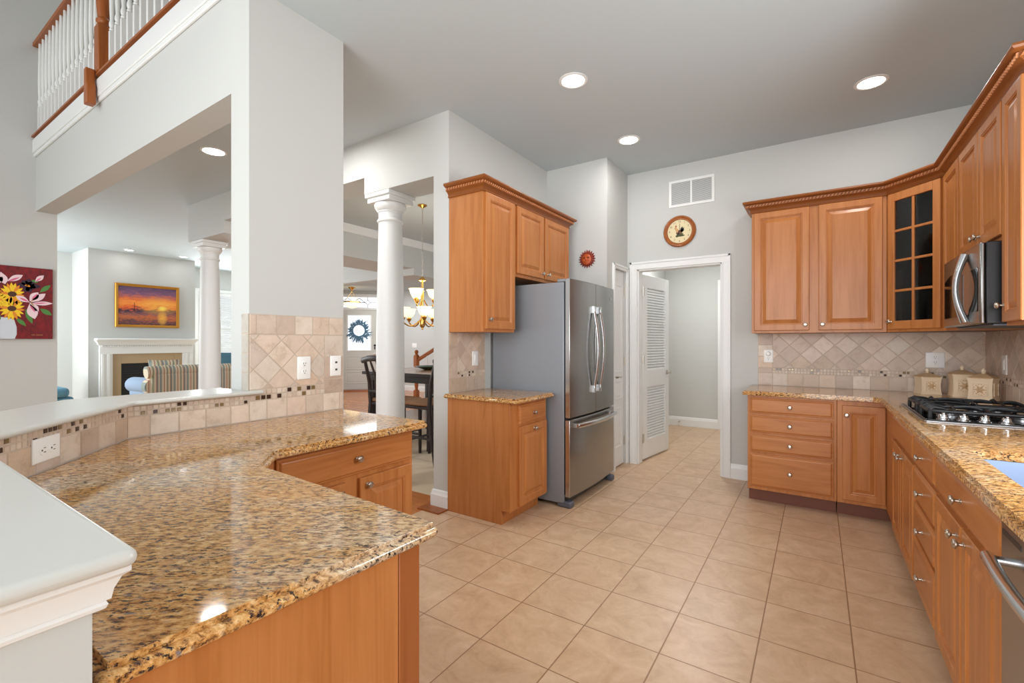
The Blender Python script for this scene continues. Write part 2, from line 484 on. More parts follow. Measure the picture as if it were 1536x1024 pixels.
# ------------------------------------------------------------------ travertine work: real tiles with their own colours
def clip(poly, x0, x1, z0, z1):
    def cut(P, f, inter):
        out = []
        for i in range(len(P)):
            a = P[i - 1]; b = P[i]
            if f(b):
                if not f(a): out.append(inter(a, b))
                out.append(b)
            elif f(a): out.append(inter(a, b))
        return out
    def ix(v): return lambda a, b: (v, a[1] + (b[1] - a[1]) * (v - a[0]) / (b[0] - a[0]))
    def iz(v): return lambda a, b: (a[0] + (b[0] - a[0]) * (v - a[1]) / (b[1] - a[1]), v)
    for f, g in ((lambda p: p[0] >= x0, ix(x0)), (lambda p: p[0] <= x1, ix(x1)), (lambda p: p[1] >= z0, iz(z0)), (lambda p: p[1] <= z1, iz(z1))):
        poly = cut(poly, f, g)
        if len(poly) < 3: return []
    out = []
    for p in poly:
        if not out or (abs(p[0] - out[-1][0]) + abs(p[1] - out[-1][1])) > 1e-5: out.append(p)
    return out
PAL = [(222, 204, 187), (216, 195, 178), (210, 186, 164), (225, 210, 195), (204, 182, 165), (217, 198, 184), (212, 190, 172)]
class Tiles:
    def __init__(self, Fm): self.F = Fm; self.v = []; self.f = []; self.c = []; self.mi = []
    def tile(self, poly, col=None, g=0.0018, h=0.004, mi=0):
        if len(poly) < 3: return
        ar = sum(poly[i - 1][0] * poly[i][1] - poly[i][0] * poly[i - 1][1] for i in range(len(poly))) / 2
        if ar < 0: poly = poly[::-1]
        if abs(ar) < 1.2e-4: return
        q = offset_poly(poly, g); r = offset_poly(poly, g + 0.0018)
        n = len(q); b = len(self.v)
        self.v += [self.F @ Vector((p[0], 0, p[1])) for p in q] + [self.F @ Vector((p[0], -h, p[1])) for p in r]
        if col is None:
            col = random.choice(PAL); k = random.uniform(0.94, 1.04); col = tuple(min(255, x * k) for x in col)
        fs = [tuple(b + n + i for i in range(n))] + [(b + i, b + (i + 1) % n, b + n + (i + 1) % n, b + n + i) for i in range(n)]
        self.f += fs; self.c += [lin(col)] * len(fs); self.mi += [mi] * len(fs)
    def rect(self, x0, x1, z0, z1, col=None, g=0.0018, h=0.004, mi=0): self.tile([(x0, z0), (x1, z0), (x1, z1), (x0, z1)], col, g, h, mi)
    def row(self, x0, x1, z0, z1, w, off=0.0):
        x = x0 - off
        while x < x1:
            a, b = max(x, x0), min(x + w, x1)
            if b - a > 0.008: self.rect(a, b, z0, z1)
            x += w
    def diamonds(self, x0, x1, z0, z1, s, ox=0.0, oz=0.0):
        d = s * math.sqrt(2)
        i0 = int((x0 - x1) / d) - 3
        for j in range(-12, 13):
            for i in range(i0, -i0 + 6):
                cx = x0 + ox + i * d + (d / 2 if j % 2 else 0); cz = z0 + oz + j * d / 2
                P = clip([(cx - d / 2, cz), (cx, cz - d / 2), (cx + d / 2, cz), (cx, cz + d / 2)], x0, x1, z0, z1)
                if P: self.tile(P)
    def mosaic(self, x0, x1, z0, z1, rows=2):
        c = (z1 - z0) / rows; x = x0
        while x < x1 - c * 0.5:
            for r in range(rows):
                q = random.random(); w = min(c, x1 - x)
                col = (70, 52, 44) if q < 0.105 else ((134, 112, 78) if q < 0.19 else None)
                if col: self.rect(x, x + w, z0 + r * c, z0 + (r + 1) * c, col, 0.0026, 0.0045, 1)
                else: self.rect(x, x + w, z0 + r * c, z0 + (r + 1) * c, random.choice([(214, 194, 176), (206, 186, 170), (222, 206, 190)]), 0.0012)
            x += c
    def build(self, name, slab):
        """slab: (x0,x1,z0,z1) list of grout backing rectangles"""
        for (x0, x1, z0, z1) in slab:
            b = len(self.v)
            for y in (0.0025, -0.0018):
                self.v += [self.F @ Vector(p) for p in ((x0, y, z0), (x1, y, z0), (x1, y, z1), (x0, y, z1))]
            fs = [(b, b + 1, b + 2, b + 3), (b + 7, b + 6, b + 5, b + 4)] + [(b + i, b + (i + 1) % 4, b + 4 + (i + 1) % 4, b + 4 + i) for i in range(4)]
            self.f += fs; self.c += [lin((196, 180, 164))] * 6; self.mi += [2] * 6
        me = bpy.data.meshes.new(name); me.from_pydata([tuple(p) for p in self.v], [], self.f)
        at = me.attributes.new('tile_colour', 'FLOAT_COLOR', 'FACE')
        for i, c in enumerate(self.c): at.data[i].color = (*c, 1)
        for m in (M['stone'], M['mosaic'], M['grout']): me.materials.append(m)
        for p, i in zip(me.polygons, self.mi): p.material_index = i
        bm = bmesh.new(); bm.from_mesh(me); bmesh.ops.recalc_face_normals(bm, faces=bm.faces); bm.to_mesh(me); bm.free()
        o = bpy.data.objects.new(name, me); COL.objects.link(o)
        return o
def mosaic_mat():
    m = mat('mosaic_glass', (70, 52, 44), 0.12, 0.2); t = NT(m)
    at = t.new('ShaderNodeAttribute'); at.attribute_name = 'tile_colour'; t.color(at.outputs['Color'])
    return m
M['mosaic'] = mosaic_mat()

def text_mesh(s, size):
    cu = bpy.data.curves.new('txt', 'FONT'); cu.body = s; cu.size = size; cu.align_x = 'CENTER'; cu.align_y = 'CENTER'; cu.extrude = 0.0004
    o = bpy.data.objects.new('txt', cu); COL.objects.link(o)
    bpy.context.view_layer.update()
    me = o.evaluated_get(bpy.context.evaluated_depsgraph_get()).to_mesh()
    vs = [tuple(v.co) for v in me.vertices]; fs = [tuple(p.vertices) for p in me.polygons]
    bpy.data.objects.remove(o); bpy.data.curves.remove(cu)
    return vs, fs
XZ = Matrix(((1, 0, 0, 0), (0, 0, -1, 0), (0, 1, 0, 0), (0, 0, 0, 1)))   # drawing plane xy -> wall plane (x right, z up, facing -y)
M['crown_v'] = wood('maple_dark_vertical', (152, 88, 44), (132, 72, 34), 0.36)
M['rope'] = mat('rope_moulding', (196, 130, 84), 0.4)
M['stainless'] = mat('stainless_front', (158, 157, 156), 0.22, 1.0)
M['sinksteel'] = mat('sink_steel_sky_tint', (176, 194, 222), 0.35, 0.7)  # steel tinted blue: the sky's reflection is put into the colour
M['footgrey'] = mat('fridge_foot', (86, 90, 100), 0.45)
M['terracotta'] = mat('terracotta_glaze', (184, 84, 38), 0.45)
M['terraray'] = mat('terracotta_rays', (128, 42, 22), 0.45)
M['terradark'] = mat('terracotta_dark', (84, 28, 18), 0.5)
M['clockrim'] = wood('clock_rim', (160, 92, 44), (126, 64, 28), 0.25)
M['dial'] = mat('clock_dial', (222, 208, 166), 0.6)
M['ink'] = mat('clock_ink', (96, 66, 50), 0.7)
M['rbrown'] = mat('rooster_brown', (122, 82, 56), 0.7); M['rtan'] = mat('rooster_tan', (206, 160, 110), 0.7); M['rred'] = mat('rooster_red', (150, 40, 30), 0.7)
M['rblack'] = mat('rooster_black', (34, 32, 32), 0.7); M['rgreen'] = mat('rooster_green', (70, 76, 44), 0.7)
M['doorgrey'] = mat('front_door_paint', (206, 205, 198), 0.5)
M['leadgrey'] = mat('leading', (120, 124, 130), 0.4)
M['frost'] = mat('glowing_frosted_glass', (250, 252, 255), 0.4, emit=(240, 247, 255), estr=0.8)  # glass given its own glow in place of daylight behind it
def redc():
    m = mat('red_canvas', (138, 10, 22), 0.6); t = NT(m)
    n = t.noise(t.pos((1, 6, 3)), 5, 5, 0.6, 0.8)
    t.color(t.ramp(n, [(0.3, (84, 6, 18)), (0.5, (114, 6, 20)), (0.7, (136, 14, 22))])); return m
M['redcanvas'] = redc()
for k_, c_ in dict(pvase=(206, 212, 222), pleaf=(76, 132, 62), ppurple=(48, 24, 50), porange=(226, 140, 40), pyellow=(244, 202, 34), pbrown=(74, 42, 24), ppink=(236, 208, 216), prose=(214, 104, 140), ptan=(196, 150, 80)).items():
    M[k_] = mat('paint_' + k_[1:], c_, 0.6)

# ------------------------------------------------------------------ the setting
CZ = 3.10
def boxes(name, m, rows, bevel=0, label=None):
    b = MB()
    for r in rows: b.box(*r)
    return struct(b.build(name, m, bevel=bevel, smooth=0), label)
# floors
boxes('floor', M['tile'], [(-2.55, 1.2, -3.3, 2.70, -0.08, 0), (-2.38, 1.2, 2.70, 7.6, -0.08, 0)], label='beige tiled kitchen floor')
boxes('floor_hall', M['woodfloor'], [(-6.9, -2.55, 0.9, 2.87, -0.08, 0), (-12.7, -2.4, 6.4, 9.0, -0.08, 0), (-9.0, -6.03, 2.87, 6.4, -0.08, 0)], label='orange hardwood hall floor')
boxes('floor_dining', M['carpet'], [(-6.03, -2.38, 2.87, 6.4, -0.08, 0.0)], label='beige dining room carpet')
boxes('floor_living', M['carpet'], [(-12.7, -6.9, -0.2, 2.87, -0.08, 0.0), (-12.7, -9.0, 2.87, 6.4, -0.08, 0), (-6.9, -2.55, -3.3, 0.9, -0.08, 0)], label='living room carpet')
boxes('trim_threshold', M['oak'], [(-2.60, -2.38, 2.58, 2.705, 0.0, 0.012)])
# ceilings
boxes('ceiling', M['ceil'], [(-2.55, 1.2, -3.3, 2.70, CZ, CZ + 0.2), (-2.38, 1.2, 2.70, 4.95, CZ, CZ + 0.2)], label='grey-white kitchen ceiling')
boxes('ceiling_living', M['ceil'], [(-13.0, -2.55, 1.30, 2.70, CZ, CZ + 0.19), (-13.0, -2.4, 2.70, 6.4, CZ, CZ + 0.2), (-13, -6.60, -0.3, 1.30, CZ, CZ + 0.19)])
boxes('ceiling_foyer', M['ceil'], [(-12.5, -2.5, 6.55, 9.0, 2.66, 2.76)])
boxes('ceiling_hall', M['ceil'], [(-2.2, 0.4, 4.95, 7.6, 2.74, 2.84)])
# kitchen walls
boxes('wall_back', M['wall'], [(-1.85, -1.60, 4.83, 4.95, 0, CZ), (-0.77, 1.2, 4.83, 4.95, 0, CZ), (-1.60, -0.77, 4.83, 4.95, 2.07, CZ)])
boxes('wall_right', M['wall'], [(1.05, 1.2, -3.3, 1.45, 0, CZ), (1.05, 1.2, 2.55, 4.83, 0, CZ), (1.05, 1.2, 1.45, 2.55, 0, 1.1), (1.05, 1.2, 1.45, 2.55, 2.15, CZ)])
boxes('wall_pantry', M['wall'], [(-2.38, -1.71, 4.25, 4.33, 0, CZ), (-1.82, -1.71, 4.33, 4.43, 0, CZ), (-1.82, -1.71, 4.43, 4.78, 2.05, CZ), (-1.82, -1.71, 4.78, 4.83, 0, CZ)])
boxes('wall_fridge', M['wall'], [(-2.54, -2.38, 2.70, 6.4, 0, CZ)])
boxes('wall_rear', M['wall'], [(-2.55, -2.4, -3.4, -3.3, 0, CZ), (1.0, 1.2, -3.4, -3.3, 0, CZ), (-2.4, 1.0, -3.4, -3.3, 0, 0.15), (-2.4, 1.0, -3.4, -3.3, 2.95, CZ)])
boxes('wall_pier', M['wall'], [(-2.55, -2.37, 1.19, 1.74, 0, CZ)], label='tall white pier between kitchen counter and living room')
# header that carries the columns
boxes('beam_header', M['wall'], [(-3.38, -2.54, 2.70, 3.01, 2.62, CZ), (-5.97, -3.38, 2.70, 3.01, 2.77, CZ), (-6.03, -5.97, 2.70, 3.01, 2.62, CZ), (-6.93, -6.03, 2.70, 6.4, 2.62, CZ)])
boxes('beam_foyer', M['wall'], [(-10.0, -2.54, 6.4, 6.55, 2.59, CZ), (-6.6, -6.03, 5.9, 6.4, 2.50, 2.62)])
MB().sweep([(-6.03, 3.01), (-6.03, 6.4), (-2.54, 6.4)], [(0, 0), (0.02, 0), (0.09, 0.09), (0.09, 0.11), (0, 0.11)], CZ - 0.11).build('trim_dining_crown', M['trim'])['kind'] = 'structure'
# family room wall with the balcony beam
boxes('wall_left', M['wall'], [(-6.60, -6.47, -3.3, 1.345, 0, 6.0)])
boxes('beam_balcony', M['wall'], [(-6.47, -2.55, 1.19, 1.345, 2.60, 3.32)])
b = MB(); b.box(-6.47, -2.55, 1.165, 1.19, 3.165, 3.30); b.box(-6.47, -2.55, 1.172, 1.19, 3.13, 3.165)
struct(b.build('trim_balcony', M['trim'], bevel=0.006))
boxes('trim_nosing', M['oak'], [(-6.50, -2.55, 1.158, 1.40, 3.322, 3.338)])
boxes('floor_loft', M['carpet'], [(-6.6, -2.55, 1.40, 3.6, 3.30, 3.335)])
boxes('wall_loft', M['wall'], [(-7.6, -2.4, 3.6, 3.7, 3.3, 6.0), (-2.55, -2.4, -3.3, 3.6, 3.3, 6.0), (-7.6, -7.5, 1.19, 3.6, 3.3, 6.0)])
boxes('ceiling_loft', M['ceil'], [(-7.6, -2.4, -3.3, 3.7, 6.0, 6.1)])
boxes('wall_loft_post', M['wall'], [(-6.60, -6.47, 1.345, 1.46, 3.345, 6.0)])
# living room
boxes('wall_living', M['wall'], [(-12.7, -12.6, -0.3, 5.12, 0, CZ), (-12.7, -12.6, 6.25, 6.6, 0, CZ), (-12.7, -12.6, 5.12, 6.25, 0, 0.72), (-12.7, -12.6, 5.12, 6.25, 2.53, CZ),
     (-12.6, -6.60, -0.4, -0.3, 0, CZ), (-12.7, -10.0, 6.4, 6.55, 0, CZ)])
b = MB(); b.box(-12.6, -11.6, 2.84, 4.65, 0, CZ)
struct(b.build('wall_chimney', M['wall']))
# foyer
# back hall seen through the open door
boxes('wall_hall', M['wall'], [(-2.1, -2.0, 4.95, 7.5, 0, 2.84), (-2.0, 0.4, 7.41, 7.5, 0, 2.84), (-0.45, -0.35, 4.95, 7.41, 0, 2.84)])
BASE = [(0, 0), (0.018, 0), (0.018, 0.10), (0.012, 0.115), (0.010, 0.13), (0.004, 0.14), (0, 0.14)]
def base(name, path): return struct(MB().sweep(path, BASE).build(name, M['trim'], smooth=20))
base('baseboard_hall', [(-0.45, 7.41), (-2.0, 7.41), (-2.0, 4.95)][::-1])
base('baseboard_back', [(-0.698, 4.83), (-0.47, 4.83)])
base('baseboard_fridge', [(-2.54, 3.2), (-2.54, 2.70), (-2.38, 2.70)])
base('baseboard_foyer', [(-9.4, 8.69), (-2.6, 8.69)])
base('baseboard_living', [(-12.6, -0.3), (-12.6, 2.84), (-11.6, 2.84), (-11.6, 2.90)])
# door casings
CAS = [(0, 0), (0.006, 0.018), (0.045, 0.022), (0.062, 0.014), (0.078, 0.012), (0.078, 0)]
def casing(name, F, x0, x1, z1, w=0.078):
    b = MB(F)
    for (a, c) in ((x0 - w, x0), (x1, x1 + w)):
        b.box(a, c, -0.016, 0, 0, z1); b.box(a + (0.0 if a < x0 else w - 0.02), a + (0.02 if a < x0 else w), -0.024, -0.016, 0, z1 + w)
        i = x0 - 0.012 if a < x0 else x1
        b.box(i, i + 0.012, -0.020, -0.016, 0, z1)
    b.box(x0 - w, x1 + w, -0.016, 0, z1, z1 + w); b.box(x0 - w, x1 + w, -0.024, -0.016, z1 + w - 0.02, z1 + w)
    return struct(b.build(name, M['trim'], bevel=0.003))
casing('trim_1', frame((0, 4.83, 0), (1, 0)), -1.60, -0.77, 2.07)
casing('trim_2', frame((-1.71, 0, 0), (0, 1)), 4.43, 4.78, 2.05, 0.045)
b = MB(); b.box(-1.60, -1.585, 4.83, 4.95, 0, 2.07); b.box(-0.785, -0.77, 4.83, 4.95, 0, 2.07); b.box(-1.60, -0.77, 4.83, 4.95, 2.055, 2.07)
struct(b.build('trim_3', M['trim'], bevel=0.002))
b = MB(); b.box(-1.235, -1.16, 7.385, 7.41, 0, 2.15); b.box(-1.235, -0.45, 7.385, 7.41, 2.15, 2.22)
struct(b.build('trim_4', M['trim'], bevel=0.003))

# columns
def column(x, y, label):
    t = thing('round_column', label, 'column', (x, y, 0)); t['kind'] = 'structure'
    MB().lathe([(0.15, 0.0), (0.15, 0.09), (0.145, 0.10), (0.155, 0.115), (0.155, 0.14), (0.14, 0.155), (0.128, 0.17), (0.126, 0.2), (0.126, 0.75), (0.122, 1.4), (0.112, 2.0), (0.104, 2.37),
                (0.114, 2.375), (0.118, 2.385), (0.114, 2.395), (0.105, 2.40), (0.105, 2.455), (0.112, 2.46), (0.112, 2.47), (0.118, 2.475), (0.136, 2.50), (0.142, 2.52), (0.140, 2.535), (0.13, 2.54)], (x, y, 0), 40).build('shaft', M['trim'], t, smooth=30)
    b = MB(); b.box(x - 0.142, x + 0.142, y - 0.142, y + 0.142, 2.54, 2.585); b.box(x - 0.158, x + 0.158, y - 0.158, y + 0.158, 2.585, 2.62)
    b.build('capital', M['trim'], t, bevel=0.004)
column(-3.22, 2.86, 'round white column under the header beside the dining room')
column(-6.70, 2.86, 'round white column in front of the sofa and fireplace')

# bar wall with white ledge
W = [(-2.37, 1.19), (-2.37, 0.70), (-1.77, 0.18), (-0.72, 0.18)]
def off_path(path, d): return [(p[0] + o[0] * d, p[1] + o[1] * d) for p, o in zip(path, mitre(path))]
# right-hand side of travel is away from the kitchen counter: positive = back side
Wb = off_path(W, 0.13)
KITCHEN = 1.0
def strip(path, d0, d1): return off_path(path, d0) + off_path(path, d1)[::-1]
struct(MB().prism(strip(W, 0, 0.13), 0, 1.038).build('wall_bar', M['wall'], smooth=0), 'half-height bar wall behind the counter')

# ------------------------------------------------------------------ kitchen: builders
def knob(parent, F, x, z, y=0.0, r=0.0155):
    b = MB(F @ Matrix.Translation((x, y, z)) @ AXY)
    b.lathe([(0.0085, 0), (0.0085, 0.002), (0.005, 0.005), (0.0045, 0.013), (0.008, 0.017), (r, 0.021), (r, 0.025), (r * 0.75, 0.0295), (r * 0.3, 0.031)], n=20)
    return b.build('knob', M['nickel'], parent)
DOOR = [(0, 0), (0, .016), (.003, .0195), (.006, .02), (.048, .02), (.051, .0165), (.056, .0165), (.059, .010), (.066, .008), (.092, .0185), (.094, .0185)]
DRAW = [(0, 0), (0, .010), (.004, .0125), (.008, .0125), (.015, .0185), (.019, .0195)]
def door(parent, F, x0, x1, z0, z1, kn=None, y=0.0, k=1.0):
    w = min(x1 - x0, z1 - z0); s = min(1.0, w / 0.26) * k
    o = MB(F).rings(x0, x1, z0, z1, y, [(i * s, d) for i, d in DOOR]).build('door', M['wood'], parent, smooth=0)
    if kn: knob(o, F, kn[0], kn[1], y - 0.019)
    return o
def drawer(parent, F, x0, x1, z0, z1, kn=True, y=0.0, name='drawer'):
    o = MB(F).rings(x0, x1, z0, z1, y, DRAW).build(name, M['woodh'], parent, smooth=0)
    if kn: knob(o, F, (x0 + x1) / 2 if kn is True else kn[0], (z0 + z1) / 2 if kn is True else kn[1], y - 0.019)
    return o
def carcass(parent, F, w, d, z0, z1, toe=0.0, holes=(), name='body', m='wood', x0=0.0):
    """cabinet box: local x 0..w, y 0..d, with a recessed toe kick below when toe > 0"""
    b = MB(F); b.box(x0, w, 0, d, z0 + toe, z1)
    o = b.build(name, M[m], parent, bevel=0.0015)
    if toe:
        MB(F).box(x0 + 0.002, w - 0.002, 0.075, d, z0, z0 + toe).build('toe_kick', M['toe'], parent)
    return o
def outlet(name, label, F, w, h, kind='duplex', group=None):
    """cover plate centred on the frame origin"""
    t = thing(name, label, 'outlet' if kind != 'switch' else 'light switch', tuple(F.to_translation()), group)
    MB(F).rings(-w / 2, w / 2, -h / 2, h / 2, 0, [(0, 0), (0, .003), (.003, .006), (.006, .0068)]).build('cover_plate', M['plate'], t)
    if kind == 'duplex':
        for s in (0.021, -0.021):
            rc = MB(F @ Matrix.Translation((0, -0.0065, s)) @ AXY).lathe([(0.016, 0), (0.016, .0015), (0.0152, .0022)], n=20).build('receptacle', M['plate'], t)
            b = MB(F)
            for dx in (-0.0065, 0.0065): b.box(dx - .0011, dx + .0011, -0.0093, -0.0086, s + 0.0, s + 0.009)
            b.box(-0.0025, 0.0025, -0.0093, -0.0086, s - 0.010, s - 0.005)
            b.build('slots', M['hole'], rc)
    elif kind == 'switch':
        MB(F).rings(-0.0165, 0.0165, -0.033, 0.033, -0.0066, [(0, 0), (0, .002), (.002, .0035), (.006, .005)]).build('rocker', M['plate'], t)
    elif kind == 'toggle':
        for s in (0.021, -0.021):
            MB(F).box(-0.006, 0.006, -0.0105, -0.0064, s - 0.0055, s + 0.0055).build('jack', M['hole'], t, bevel=0.001)
    return t
CROWN = [(0, 0), (.010, .002), (.013, .008), (.010, .015), (.007, .017), (.010, .026), (.020, .038), (.034, .045), (.038, .047), (.038, .070), (.048, .072), (.060, .078), (.066, .086), (.064, .095), (.058, .100), (0, .100)]
def crown(name, label, path, z):
    t = thing(name, label, 'cabinet crown moulding', (path[0][0], path[0][1], z))
    MB().sweep(path, CROWN, z).build('moulding', M['crown'], t, smooth=25)
    b = MB()
    off = off_path(path, 0.038)
    for i in range(len(off) - 1):
        a = Vector((*off[i], 0)); c = Vector((*off[i + 1], 0)); L = (c - a).length; u = (c - a) / L
        n = max(1, int(L / 0.024)); F = frame((a.x, a.y, z + 0.049), (u.x, u.y))
        for k in range(n):
            x = (k + 0.5) * L / n
            b.add([(x - .010, .003, 0), (x + .001, .003, 0), (x + .010, .003, .019), (x - .001, .003, .019), (x - .008, -.008, .002), (x - .001, -.008, .002), (x + .008, -.008, .017), (x + .001, -.008, .017)],
                  [(0, 1, 2, 3), (7, 6, 5, 4), (0, 4, 5, 1), (1, 5, 6, 2), (2, 6, 7, 3), (3, 7, 4, 0)], 0, F)
    b.build('rope_detail', M['rope'], t, smooth=0)
    return t
def counter(name, label, pts, z0=0.872, z1=0.905, holes=None):
    t = thing(name, label, 'countertop', (pts[0][0], pts[0][1], z0))
    P = round_poly(pts)
    b = MB()
    b.prism(P, z0, z1 - 0.011)
    o = b.build('edge', M['granite'], t, bevel=0.009, seg=4, smooth=50)
    q = offset_poly(P, 0.011)
    o2 = MB().prism(q, z1 - 0.0115, z1).build('slab', M['granite'], t, bevel=0.005, seg=3, smooth=50)
    return t, o, o2
FX = lambda x, y0, z=0: frame((x, y0, z), (0, 1))      # faces +x, local x runs along +y
FY = lambda x0, y, z=0: frame((x0, y, z), (1, 0))      # faces -y, local x runs along +x
FR = lambda x, y1, z=0: frame((x, y1, z), (0, -1))     # faces -x, local x runs along -y

# ------------------------------------------------------------------ peninsula
L_NEAR, L_FAR = -0.032, 0.29
t = thing('bar_ledge', 'long white bar ledge bending along the top of the tiled half wall', 'ledge', (-2.35, 0.7, 1.0))
P = off_path(W, L_NEAR); Q = off_path(W, L_FAR)
near = [(-2.372, 1.188), (-2.372, 1.25), (P[0][0], 1.25), P[1], P[2], (-0.675, P[3][1])]
far = [(-0.675, Q[3][1]), Q[2], Q[1], (Q[0][0], 1.188)]
poly = (near + far)
MB().prism(poly[::-1], 1.039, 1.060).build('top', M['ledge'], t, bevel=0.0095, seg=4, smooth=50)
MO = [(0, 0), (0.005, 0), (0.010, 0.003), (0.012, 0.008), (0.010, 0.012), (0.014, 0.014), (0.016, 0.026), (0.022, 0.040), (0.029, 0.046), (0.029, 0.055), (0, 0.055)]
endp = [(-1.70, 0.05), (-0.735, 0.05), (-0.735, 0.18), (-1.70, 0.18)]
MB().sweep([(-1.7, 0.05), (-0.72, 0.05), (-0.72, 0.18), (-1.2, 0.18)], MO, 0.984).build('bed_moulding', M['trim'], t, smooth=25)

# tiled face of the bar wall, A: along the pier, B: the 45-degree piece
def stone_bar(name, P0, P1, z1):
    F = frame((P0[0], P0[1], 0), (P1[0] - P0[0], P1[1] - P0[1])); L = math.hypot(P1[0] - P0[0], P1[1] - P0[1])
    return Tiles(F), L
# faces: kitchen side; viewer's right when facing the wall A (looking -x) is +y
T1 = Tiles(FX(-2.37, 0.70)); L = 0.49
T1.row(0.0, L, 0.905, 0.994, 0.108, 0.03); T1.mosaic(0, L, 0.994, 1.038)
struct(T1.build('wall_tile_bar', [(0, L, 0.90, 1.038)]), 'travertine tile strip under the bar ledge')
F2 = frame((-1.77, 0.18, 0), (-0.60, 0.52)); L2 = math.hypot(0.6, 0.52)
T2 = Tiles(F2); T2.row(0, L2, 0.905, 0.994, 0.108, 0.05); T2.mosaic(0, L2, 0.994, 1.038)
struct(T2.build('wall_tile_bend', [(0, L2, 0.90, 1.038)]), 'travertine tile strip on the angled bar wall')
T3 = Tiles(frame((-0.75, 0.18, 0), (-1, 0))); T3.row(0, 1.02, 0.905, 0.984, 0.108)
struct(T3.build('wall_tile_end', [(0, 1.02, 0.90, 0.984)]), 'travertine tile strip on the near bar wall')
# tiled pier face (faces +x) with its edge return (faces -y)
T4 = Tiles(FX(-2.37, 1.19)); L = 0.545
T4.row(0, L, 0.905, 1.006, 0.108, 0.02)
T4.mosaic(0.0, L - 0.125, 1.006, 1.062); T4.rect(L - 0.125, L, 1.006, 1.09)
T4.row(0.035, L, 1.342, 1.445, 0.104); T4.rect(0, 0.035, 1.342, 1.445)
T4.diamonds(0.0, L - 0.125, 1.062, 1.342, 0.104, 0.02, 0.028)
for z in (1.09, 1.216): T4.rect(L - 0.125, L, z, z + 0.126)
struct(T4.build('wall_tile_pier', [(0, L, 0.90, 1.446)]), 'travertine backsplash panel on the white pier')
T5 = Tiles(FY(-2.44, 1.19))
for k in range(4): T5.rect(0.0, 0.068, 1.05 + k * 0.099, 1.05 + (k + 1) * 0.099, (196, 190, 180))
struct(T5.build('wall_tile_pier_edge', [(0, 0.068, 1.05, 1.446)]))
outlet('wall_outlet', 'white duplex outlet in the middle of the tiled pier', FX(-2.3655, 1.482, 1.16), 0.078, 0.125, 'duplex', 'outlets on the tiled pier')
outlet('cable_outlet', 'white cable and phone jack plate at the right edge of the tiled pier', FX(-2.3655, 1.682, 1.163), 0.072, 0.118, 'toggle')
Fb = F2 @ Matrix.Translation((0.315, -0.0045, 0.972)) @ Matrix.Rotation(PI / 2, 4, 'Y')
outlet('wall_outlet', 'white outlet plate mounted sideways under the bend of the bar ledge', Fb, 0.075, 0.118, 'duplex')

cpts = [(-0.728, 0.188, 0.0), (-0.70, 0.765, 0.012), (-1.50, 0.80, 0.06), (-1.655, 0.93, 0.05), (-1.632, 1.705, 0.03), (-2.366, 1.725, 0.0), (-2.366, 0.70, 0.0), (-1.768, 0.186, 0.0)]
counter('granite_countertop', 'gold granite peninsula countertop wrapping along the bar wall', cpts)

# cabinet with the wide drawer, facing +x
t = thing('base_cabinet', 'maple base cabinet with one wide drawer over two doors, under the peninsula counter', 'base cabinet', (-2.0, 1.3, 0))
Fc = FX(-1.73, 0.80)
carcass(t, Fc, 0.88, 0.60, 0.0, 0.872, 0.10, x0=0.0)
drawer(t, Fc, 0.165, 0.866, 0.712, 0.852, (0.53, 0.784))
door(t, Fc, 0.165, 0.47, 0.115, 0.690, (0.435, 0.65))
door(t, Fc, 0.545, 0.862, 0.115, 0.690, (0.585, 0.655))
# end cabinet: veneered end panel towards the viewer
t = thing('base_cabinet', 'maple end cabinet of the peninsula with plain veneer side panel', 'base cabinet', (-1.2, 0.45, 0))
b = MB(); b.prism([(-1.728, 0.19), (-0.752, 0.19), (-0.732, 0.72), (-1.728, 0.74)], 0.10, 0.872); b.build('body', M['wood'], t, bevel=0.0015)
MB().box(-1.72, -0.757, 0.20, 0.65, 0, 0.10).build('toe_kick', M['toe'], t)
pv = MB(); pv.add([(-0.751, 0.19, 0), (-0.7315, 0.665, 0), (-0.7315, 0.665, 0.872), (-0.751, 0.19, 0.872), (-0.745, 0.19, 0), (-0.7255, 0.665, 0), (-0.7255, 0.665, 0.872), (-0.745, 0.19, 0.872)],
   [(0, 1, 2, 3), (7, 6, 5, 4), (0, 4, 5, 1), (1, 5, 6, 2), (2, 6, 7, 3), (3, 7, 4, 0)])
pv.build('end_panel', M['wood'], t)
MB().prism([(-0.7325, 0.667), (-0.723, 0.667), (-0.7205, 0.722), (-0.7305, 0.722)], 0, 0.872).build('corner_stile', M['crown_v'], t, bevel=0.002)
Fp = frame((-0.75, 0.7245, 0), (-1, 0.0207))
door(t, Fp, 0.03, 0.40, 0.115, 0.69, (0.36, 0.65)); door(t, Fp, 0.42, 0.80, 0.115, 0.69, (0.46, 0.65)); drawer(t, Fp, 0.03, 0.80, 0.712, 0.852)

# ------------------------------------------------------------------ fridge wall
t = thing('base_cabinet', 'narrow maple base cabinet with one drawer and one door beside the refrigerator', 'base cabinet', (-2.1, 2.9, 0))
Fc = FX(-1.80, 2.685); w = 0.515
b = MB(); zz = [(0, 0.0), (0, 0.872)]
prof = [(0.58, 0.0), (0.58, 0.872), (0.0, 0.872), (0.0, 0.10), (0.075, 0.10), (0.075, 0.0)]       # (depth, z) with toe notch
vs = [(x, d, z) for x in (0, w) for d, z in prof]; n = len(prof)
b.T = Fc; b.add(vs, [tuple(range(n)), tuple(range(2 * n - 1, n - 1, -1))] + [(i, n + i, n + (i + 1) % n, (i + 1) % n) for i in range(n)])
b.build('body', M['wood'], t, bevel=0.0015)
drawer(t, Fc, 0.10, 0.49, 0.705, 0.845); door(t, Fc, 0.10, 0.497, 0.115, 0.690, (0.30, 0.655))
